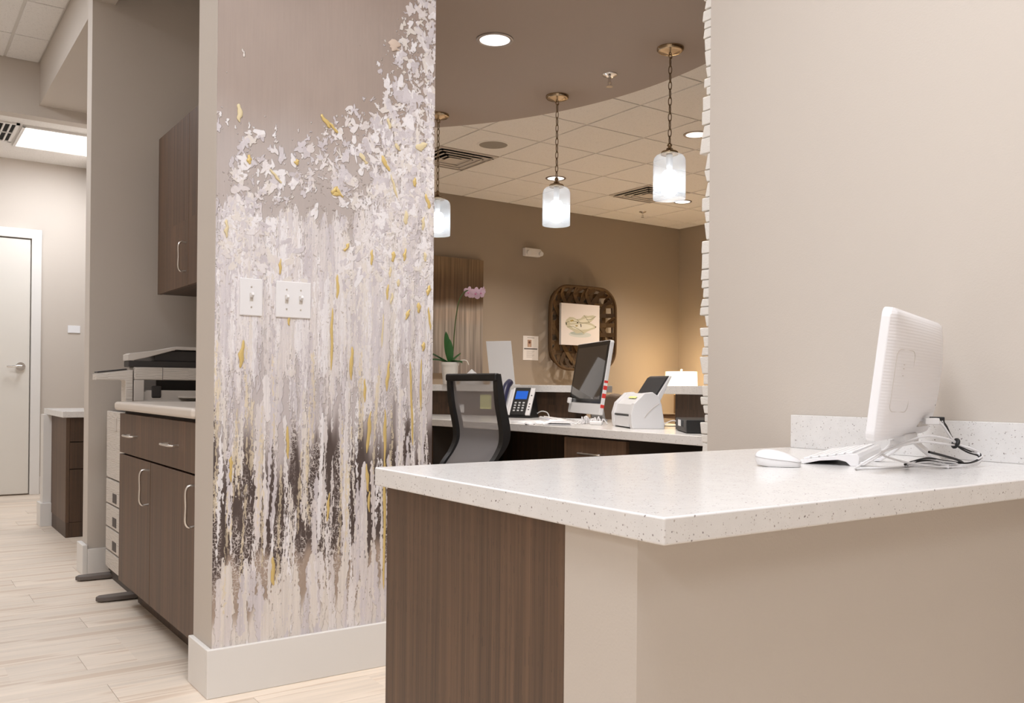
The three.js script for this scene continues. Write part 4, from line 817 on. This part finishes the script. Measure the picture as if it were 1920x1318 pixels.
// papers, keyboard, cables on the reception desk
{
  const k = thing('keyboard', 'white keyboard near the front edge of the reception desk', 'keyboard', [2.69, DT + 0.0018, -3.45], Math.atan2(0.86, 0.5) + Math.PI);
  mesh('case', prismZ([[-0.06, 0], [-0.06, 0.006], [0.03, 0.017], [0.055, 0.02], [0.06, 0.014], [0.06, 0]], -0.2, 0.2, 0.001).rotateY(-Math.PI / 2), M.whiteGloss, k);
  const kg = new RoundedBoxGeometry(0.0155, 0.003, 0.0145, 1, 0.001);
  for (let r = 0; r < 5; r++) for (let c = 0; c < 19; c++) { const m = mesh('key', kg, M.white, k); m.position.set(-0.175 + c * 0.0194, 0.0102 + r * 0.0023, -0.042 + r * 0.0182); m.rotation.x = -0.125; }
  const p = thing('paper_sheets', 'loose white papers under the keyboard on the reception desk', 'paper', [2.60, DT, -3.32]);
  const q = (w, d, x, y, z, a, nm) => { const g = cb(w, 0.0006, d, 0, 0, 0); g.rotateY(a); g.translate(x, y, z); mesh(nm, g, M.paper, p); };
  q(0.215, 0.28, -0.03, 0.0004, -0.03, 0.5, 'sheet'); q(0.215, 0.28, 0.03, 0.0012, -0.16, 0.15, 'sheet');
  const g2 = thing('folded_booklet', 'folded white booklet at the front edge of the reception desk', 'booklet', [2.485, DT + 0.0018, -3.19], -0.6);
  mesh('cover', prismZ([[-0.06, 0], [-0.06, 0.004], [-0.02, 0.017], [0.03, 0.020], [0.066, 0.010], [0.066, 0.008], [0.03, 0.017], [-0.02, 0.013], [-0.045, 0.003], [0.066, 0.002], [0.066, 0]], -0.08, 0.08, 0.0004), M.paper, g2);
  const m = thing('computer_mouse', 'small grey mouse on the edge of the reception desk by the papers', 'mouse', [2.425, DT, -3.30], 0.9);
  mesh('shell', (() => { const g = new THREE.SphereGeometry(1, 24, 12, 0, Math.PI * 2, 0, Math.PI / 2); g.scale(0.05, 0.014, 0.028); return g; })(), M.scanner, m);
  mesh('base', cb(0.085, 0.002, 0.045, 0, 0.001, 0), M.charcoal, m);
  const c = thing('cable_bundle', 'white cables tangled under the dark screen on the reception desk', 'cable', [2.7, DT, -3.15]);
  const r = rng(21);
  for (let i = 0; i < 10; i++) { const pts = []; let x = 2.66 + 0.08 * (r() - 0.5), z = -3.17 + 0.08 * (r() - 0.5); for (let s = 0; s < 7; s++) { pts.push([x, DT + 0.004 + 0.034 * r() * (s % 2), z]); x += 0.03 * (r() - 0.45); z += 0.03 * (r() - 0.2); } partW(c, 'cable', tube(pts, 0.0032, 60, 6), M.cableW); }
  partW(c, 'adapter', (() => { const g = cb(0.022, 0.018, 0.06, 0, 0, 0, 0.006); g.rotateY(0.5); g.translate(2.64, DT + 0.009, -3.09); return g; })(), M.white);
  partW(c, 'adapter', (() => { const g = cb(0.028, 0.02, 0.05, 0, 0, 0, 0.006); g.rotateY(-0.4); g.translate(2.72, DT + 0.010, -3.03); return g; })(), M.black);
  const d = thing('phone_cord', 'white cord arching from the desk phone to the worktop', 'cable', [2.97, DT, -3.98]);
  partW(d, 'cord', tube([[2.985, DT + 0.012, -4.02], [2.995, DT + 0.034, -3.98], [3.0, DT + 0.030, -3.93], [2.98, DT + 0.003, -3.88], [2.9, DT + 0.003, -3.78]], 0.003, 40, 7), M.cableW);
  const e = thing('scanner_cord', 'thin cords between the scanner and the black box', 'cable', [2.66, DT, -2.66]);
  partW(e, 'cord', tube([[2.665, DT + 0.02, -2.685], [2.69, DT + 0.035, -2.66], [2.69, DT + 0.025, -2.62], [2.66, DT + 0.012, -2.575]], 0.002, 30, 6), M.cableW);
  partW(e, 'cord', tube([[2.665, DT + 0.012, -2.72], [2.70, DT + 0.01, -2.69], [2.70, DT + 0.012, -2.64], [2.668, DT + 0.01, -2.58]], 0.0018, 30, 6), M.charcoal);
  partW(e, 'plug', (() => { const g = new THREE.SphereGeometry(0.011, 16, 12); g.translate(2.672, DT + 0.0115, -2.725); return g; })(), M.charcoal);
}

// things on the raised ledge
{
  const t = thing('potted_orchid', 'pink orchid in a white pot on the raised ledge', 'orchid', [2.768, LT, -4.584]);
  mesh('pot', lathe([[0, 0.0], [0.038, 0], [0.041, 0.004], [0.051, 0.112], [0.055, 0.114], [0.056, 0.132], [0.051, 0.132], [0.048, 0.112], [0, 0.108]], 36), M.pot, t);
  mesh('soil', cyl(0.047, 0.047, 0.006, 0, 0.114, 0), M.soil, t);
  // right in the picture is (0.82, 0.57) on plan
  const rt = [0.818, 0.575];
  const leaf = (len, w, a, lift, droop) => {
    const N = 14, P = [], I = []; const dir = [rt[0] * Math.cos(a) + rt[1] * Math.sin(a), rt[1] * Math.cos(a) - rt[0] * Math.sin(a)], nx = -dir[1], nz = dir[0];
    for (let i = 0; i <= N; i++) { const s = i / N, d = len * s * (1 - 0.25 * s * droop), y = 0.12 + lift * s - droop * 0.09 * s * s, ww = w * Math.sin(Math.PI * Math.min(1, 0.12 + 0.88 * s)) ** 0.7 * (s > 0.99 ? 0.05 : 1); for (const q of [-1, -0.5, 0, 0.5, 1]) P.push(dir[0] * d + nx * ww * q, y + 0.010 * q * q, dir[1] * d + nz * ww * q); }
    for (let i = 0; i < N; i++) for (let q = 0; q < 4; q++) { const k = i * 5 + q; I.push(k, k + 1, k + 6, k, k + 6, k + 5); }
    const g = new THREE.BufferGeometry(); g.setAttribute('position', new THREE.Float32BufferAttribute(P, 3)); g.setIndex(I); g.computeVertexNormals(); mesh('leaf', g, M.leaf, t);
  };
  leaf(0.20, 0.024, Math.PI * 0.97, 0.115, 0.25); leaf(0.16, 0.026, Math.PI * 1.1, 0.07, 0.6); leaf(0.05, 0.026, 2.2, 0.19, 0); leaf(0.07, 0.028, 0.4, 0.07, 0.1); leaf(0.10, 0.026, -0.5, 0.05, 0.5); leaf(0.03, 0.022, -1.6, 0.14, 0); leaf(0.09, 0.024, 1.4, 0.06, 0.3);
  const S = (u, y, v = 0) => [rt[0] * u, y, rt[1] * u + v];
  mesh('flower_stem', tube([S(0.0, 0.11), S(0.018, 0.20), S(0.024, 0.30), S(0.036, 0.42), S(0.055, 0.51), S(0.085, 0.555), S(0.115, 0.565), S(0.19, 0.56)], 0.0036, 70, 7), M.stem, t);
  mesh('air_root', tube([S(0.03, 0.12), S(0.07, 0.145), S(0.10, 0.142), S(0.112, 0.118)], 0.003, 30, 6), M.pot, t);
  const flower = (u, y, v, ry, sc) => {
    const f = new THREE.Group(); f.name = 'flower'; f.position.set(...S(u, y, v)); f.rotation.set(0.3, ry, 0); f.scale.setScalar(sc); t.add(f);
    for (let i = 0; i < 5; i++) { const g = new THREE.SphereGeometry(1, 12, 8); g.scale(i % 2 ? 0.019 : 0.014, 0.021, 0.003); g.translate(0, 0.021, 0.002 * (i % 2)); g.rotateX(-0.15); g.rotateZ(i * Math.PI * 2 / 5); mesh('petal', g, M.petal, f); }
    const l = new THREE.SphereGeometry(0.007, 12, 8); l.translate(0, -0.004, 0.007); mesh('lip', l, M.petalLip, f);
  };
  flower(0.108, 0.552, 0.0, -0.9, 0.85); flower(0.142, 0.545, 0.015, -0.6, 0.9); flower(0.170, 0.548, 0.02, -0.3, 0.75); flower(0.196, 0.556, 0.0, 0.5, 0.75);
}
{
  const [px, pz] = arcPt(2.06, 26.0);
  const t = thing('sign_holder', 'blank white slanted sign holder on the raised ledge', 'sign holder', [px, LT, pz], 22.5 * Math.PI / 180 + Math.PI / 2 + 0.12);
  const g = cb(0.165, 0.265, 0.004, 0, 0.1325, 0, 0.001); g.rotateX(-0.24); g.translate(0, 0.002, 0.03); mesh('panel', g, M.paper, t);
  mesh('foot', cb(0.165, 0.004, 0.08, 0, 0.002, 0.06, 0.001), M.paper, t);
  const [bx0, bz0] = arcPt(2.06, 31.5);
  const b = thing('tissue_box', 'tissue box with a white tissue peak behind the chair', 'tissue box', [bx0, LT, bz0], 0.55);
  mesh('box', cb(0.11, 0.045, 0.11, 0, 0.0225, 0, 0.003), M.white, b);
  const tg = new THREE.ConeGeometry(0.055, 0.05, 9, 4, true); { const p = tg.attributes.position; for (let i = 0; i < p.count; i++) p.setX(i, p.getX(i) * (1.1 + 0.3 * n2(p.getY(i) * 60, i)) + 0.006 * n2(i, 3)); } tg.translate(0, 0.07, 0); tg.computeVertexNormals();
  mesh('tissue', tg, std({ c: [0.84, 0.83, 0.83], roughness: 1, side: THREE.DoubleSide }), b);
}
// notes pinned on the dark panel behind the chair
{
  const note = (deg, y, w, h, mat, nm, label, cat) => { const [x, z] = arcPt(1.977, deg); const t = thing(nm, label, cat, [x, y, z], deg * Math.PI / 180 - Math.PI / 2); mesh('sheet', cb(w, h, 0.0012, 0, h / 2, 0), mat, t); };
  note(27.5, 0.80, 0.075, 0.085, M.yellow, 'sticky_note', 'yellow sticky note seen through the mesh chair back', 'note');
  note(33, 0.775, 0.09, 0.05, M.paper, 'note_card', 'white note card on the dark panel behind the chair', 'card');
}

// ------------------------------------------------------------------ lobby
{
  const t = thing('abstract_canvas', 'tall bronze and grey abstract canvas on the far lobby wall', 'painting', [4.8, 1.07, -8.098]);
  const g = new THREE.BoxGeometry(0.95, 1.22, 0.04); g.translate(0, 0.61, 0.02); mesh('canvas', g, std({ map: TX.bronzeArt, roughness: 0.45, metalness: 0.15 }), t);
  const e = thing('emergency_light', 'white emergency light unit high on the far lobby wall', 'emergency light', [5.94, 2.395, -8.1]);
  mesh('housing', prismZ([[-0.118, 0.0], [0.085, 0.0], [0.118, 0.03], [0.118, 0.06], [0.09, 0.088], [-0.118, 0.088]], 0, 0.06, 0.006), M.white, e);
  for (const x of [-0.085, 0.085]) { const c = new THREE.CylinderGeometry(0.026, 0.022, 0.03, 20); c.rotateX(Math.PI / 2 + 0.3); c.translate(x, 0.035, 0.07); mesh('lamp_head', c, M.scanner, e); }
  const n = thing('wall_notice', 'printed paper notice on the lobby wall left of the basket', 'notice', [5.945, 1.235, -8.1]);
  const cv = document.createElement('canvas'); cv.width = 216; cv.height = 280; const x = cv.getContext('2d');
  x.fillStyle = '#efe9e4'; x.fillRect(0, 0, 216, 280); x.fillStyle = '#8d857f'; x.fillRect(58, 18, 100, 6); x.fillStyle = '#b4927c'; x.fillRect(62, 44, 56, 84); x.fillStyle = '#6b4a3c'; x.beginPath(); x.arc(90, 74, 15, 0, 7); x.fill(); x.fillStyle = '#caa78f'; x.fillRect(76, 96, 28, 32);
  x.fillStyle = '#6a6462'; x.fillRect(14, 142, 188, 14); x.fillStyle = '#b9b2ad'; for (let i = 0; i < 6; i++) x.fillRect(50, 176 + i * 14, 110 - (i % 3) * 16, 4);
  const tx = new THREE.CanvasTexture(cv); tx.colorSpace = THREE.SRGBColorSpace;
  const pg = new THREE.BoxGeometry(0.212, 0.272, 0.002); pg.translate(0, 0.136, 0.002); mesh('sheet', pg, std({ map: tx, roughness: 0.9 }), n);
}
// tobacco basket and shell picture
{
  const t = thing('woven_basket', 'large woven brown basket hung behind the shell picture', 'basket', [6.60, 1.14, -8.1]);
  const W = 0.96, H = 0.95, rr = 0.24, cy = 0.475, r = rng(3);
  const ring = (s, z, rad, m) => { const p = roundRect(W * s, H * s, rr, 7).map(([a, b]) => [a, b + cy, z]); mesh('rim', new THREE.TubeGeometry(new THREE.CatmullRomCurve3(p.map(V3), true, 'centripetal'), 120, rad, 8, true), m, t); };
  ring(1.0, 0.15, 0.014, M.wicker[0]); ring(0.985, 0.128, 0.012, M.wicker[2]); ring(0.965, 0.10, 0.011, M.wicker[1]);
  const slat = (x0, y0, x1, y1, w, lift) => { // curved strip from rim to rim that dips to the wall
    const N = 14, P = [], I = [], dx = x1 - x0, dy = y1 - y0, l = Math.hypot(dx, dy), nx = -dy / l * w / 2, ny = dx / l * w / 2, th = 0.004;
    for (let i = 0; i <= N; i++) { const s = i / N, e = Math.min(s, 1 - s) * l, z = 0.022 + lift + 0.115 * Math.exp(-e / 0.055); const px = x0 + dx * s, py = y0 + dy * s; P.push(px - nx, py - ny, z, px + nx, py + ny, z, px + nx, py + ny, z + th, px - nx, py - ny, z + th); }
    for (let i = 0; i < N; i++) for (let q = 0; q < 4; q++) { const a = i * 4 + q, b = i * 4 + (q + 1) % 4; I.push(a, b, b + 4, a, b + 4, a + 4); }
    const g = new THREE.BufferGeometry(); g.setAttribute('position', new THREE.Float32BufferAttribute(P, 3)); g.setIndex(I); const u = g.toNonIndexed(); u.computeVertexNormals(); mesh('slat', u, M.wicker[Math.floor(r() * 3)], t);
  };
  const hx = (y) => { const d = Math.abs(y - cy) - (H / 2 - rr); return W / 2 - (d > 0 ? rr - Math.sqrt(Math.max(0, rr * rr - d * d)) : 0); };
  const hy = (x) => { const d = Math.abs(x) - (W / 2 - rr); return H / 2 - (d > 0 ? rr - Math.sqrt(Math.max(0, rr * rr - d * d)) : 0); };
  for (let i = 0; i < 8; i++) { const x = -0.40 + i * 0.114, h = hy(x) - 0.006; slat(x, cy - h, x, cy + h, 0.056, 0.004 * (i % 2)); }
  for (let i = 0; i < 8; i++) { const y = cy - 0.40 + i * 0.114, h = hx(y) - 0.006; slat(-h, y, h, y, 0.05, 0.005 + 0.004 * (i % 2)); }
  const reach = (o, dx, dy) => { let t = 0; while (t < 1 && Math.abs(dy * t) < H / 2 - 0.01 && Math.abs(o + dx * t) < hx(cy + dy * t) - 0.012) t += 0.004; return [o + dx * t, cy + dy * t]; };
  for (const o of [-0.36, -0.18, 0.0, 0.19, 0.37]) for (const d of [1, -1]) { const a = reach(o, d * 0.55, 0.8), b = reach(o, -d * 0.55, -0.8); slat(a[0], a[1], b[0], b[1], 0.05, d > 0 ? 0.014 : 0.019); }
  const p = thing('shell_picture', 'white canvas picture of a seashell in front of the basket', 'picture', [6.58, 1.42, -8.01], 0);
  const cv = document.createElement('canvas'); cv.width = 512; cv.height = 430; const x = cv.getContext('2d');
  x.fillStyle = '#efe6e0'; x.fillRect(0, 0, 512, 430);
  x.fillStyle = '#d7d9d2'; x.beginPath(); x.ellipse(250, 318, 150, 30, 0, 0, 7); x.fill(); x.fillStyle = '#b9c0b6'; x.beginPath(); x.ellipse(215, 306, 96, 18, 0, 0, 7); x.fill();
  const poly = (c, pts) => { x.fillStyle = c; x.beginPath(); pts.forEach(([a, b], i) => (i ? x.lineTo(a, b) : x.moveTo(a, b))); x.closePath(); x.fill(); };
  poly('#cfc9ae', [[52, 200], [70, 168], [110, 140], [160, 142], [205, 160], [255, 150], [300, 112], [352, 118], [420, 108], [462, 116], [430, 150], [395, 178], [370, 186], [420, 200], [470, 226], [452, 248], [400, 262], [352, 280], [318, 296], [300, 312], [270, 292], [232, 304], [196, 306], [160, 286], [120, 268], [82, 250], [58, 228]]);
  poly('#e6e1cd', [[95, 175], [160, 160], [220, 178], [300, 150], [380, 132], [410, 140], [350, 176], [280, 190], [200, 200], [120, 205]]);
  poly('#e9e5d6', [[110, 222], [200, 214], [300, 200], [400, 214], [440, 232], [350, 258], [250, 268], [160, 258]]);
  x.strokeStyle = '#7d7a5e'; x.lineWidth = 4; for (const q of [[[58, 205], [120, 180], [200, 186], [300, 196], [380, 186]], [[80, 246], [150, 236], [230, 262], [300, 300]], [[300, 114], [340, 150], [372, 186]], [[205, 160], [240, 190], [300, 196]], [[462, 116], [400, 150], [330, 160]]]) { x.beginPath(); q.forEach(([a, b], i) => (i ? x.lineTo(a, b) : x.moveTo(a, b))); x.stroke(); }
  poly('#2b2a24', [[58, 196], [72, 204], [74, 226], [62, 222]]); poly('#2b2a24', [[252, 206], [262, 204], [268, 236], [258, 240]]); poly('#46402c', [[205, 190], [222, 186], [224, 198], [208, 204]]); poly('#4d4834', [[448, 226], [468, 222], [462, 240]]); poly('#b09a54', [[110, 178], [150, 166], [170, 176], [128, 190]]); poly('#a8924e', [[186, 224], [214, 220], [220, 232], [190, 236]]);
  const tx = new THREE.CanvasTexture(cv); tx.colorSpace = THREE.SRGBColorSpace;
  const g = new THREE.BoxGeometry(0.57, 0.475, 0.035); g.translate(0, 0.2375, 0); mesh('canvas', g, [M.paper, M.paper, M.paper, M.paper, std({ map: tx, roughness: 0.8 }), M.paper], p);
}
// lounge chair, end table and lamp
{
  const t = thing('lounge_chair', 'brown upholstered lounge chair with wooden arms seen through the desk opening', 'armchair', [6.19, 0, -6.63], 0.1);
  const bk = (() => { const p = [], n = 16; for (let i = 0; i <= n; i++) { const s = i / n * 2 - 1; p.push([s * 0.33, 0.875 - 0.025 * s * s + 0.006 * Math.sin(i * 1.6)]); } p.push([0.33, 0.36], [-0.33, 0.36]); const g = prismZ(p, -0.05, 0.05, 0.02); g.rotateY(Math.PI / 2); g.rotateZ(0.12); g.translate(-0.2, 0, 0); return g; })();
  mesh('backrest', bk, M.sofa, t);
  mesh('seat', cb(0.58, 0.14, 0.62, 0.08, 0.37, 0, 0.04), M.sofa, t);
  for (const z of [-0.35, 0.35]) {
    mesh('arm', mergeGeometries([cb(0.58, 0.035, 0.055, 0.06, 0.665, z, 0.01), cb(0.16, 0.03, 0.055, 0.40, 0.635, z, 0.01)]), M.wood, t);
    mesh('leg', cb(0.045, 0.65, 0.045, 0.32, 0.325, z, 0.006), M.wood, t); mesh('leg', cb(0.045, 0.65, 0.045, -0.19, 0.325, z, 0.006), M.wood, t);
  }
  const e = thing('end_table', 'brown wooden end table in the lobby corner', 'table', [7.74, 0, -7.52]);
  mesh('table_top', cb(0.55, 0.035, 0.55, 0, 0.6, 0, 0.006), M.wood, e);
  for (const a of [-0.24, 0.24]) for (const b of [-0.24, 0.24]) mesh('leg', cb(0.045, 0.583, 0.045, a, 0.2915, b, 0.004), M.wood, e);
  const l = thing('table_lamp', 'lit table lamp with white drum shade in the lobby corner', 'lamp', [7.74, 0.6175, -7.52]);
  mesh('base', mergeGeometries([cb(0.15, 0.02, 0.11, 0, 0.01, 0, 0.004), cb(0.012, 0.23, 0.10, 0.066, 0.13, 0, 0.003), cb(0.012, 0.23, 0.10, -0.066, 0.13, 0, 0.003)]), M.brass, l);
  mesh('marble_block', cb(0.115, 0.21, 0.085, 0, 0.125, 0, 0.006), M.marble, l);
  mesh('neck', mergeGeometries([cyl(0.010, 0.012, 0.07, 0, 0.265, 0, 16).toNonIndexed(), cyl(0.004, 0.004, 0.235, 0, 0.41, 0, 10).toNonIndexed()]), M.brass, l);
  const sh1 = new THREE.CylinderGeometry(0.185, 0.195, 0.24, 48, 1, true); sh1.translate(0, 0.395, 0); mesh('lamp_shade', sh1, M.lampShade, l);
  mesh('finial', (() => { const g = new THREE.SphereGeometry(0.014, 14, 10); g.translate(0, 0.535, 0); return g; })(), M.marble, l);
  mesh('bulb', (() => { const g = new THREE.SphereGeometry(0.03, 18, 12); g.translate(0.0, 0.40, 0.035); return g; })(), M.bulbWarm, l);
  const p = new THREE.PointLight(lin(LIGHT.lampColor), LIGHT.lamp, 0, 2); p.position.set(0, 0.40, 0.035); p.castShadow = true; p.shadow.radius = 1.4; l.add(p);
}

renderer.render(scene, camera);
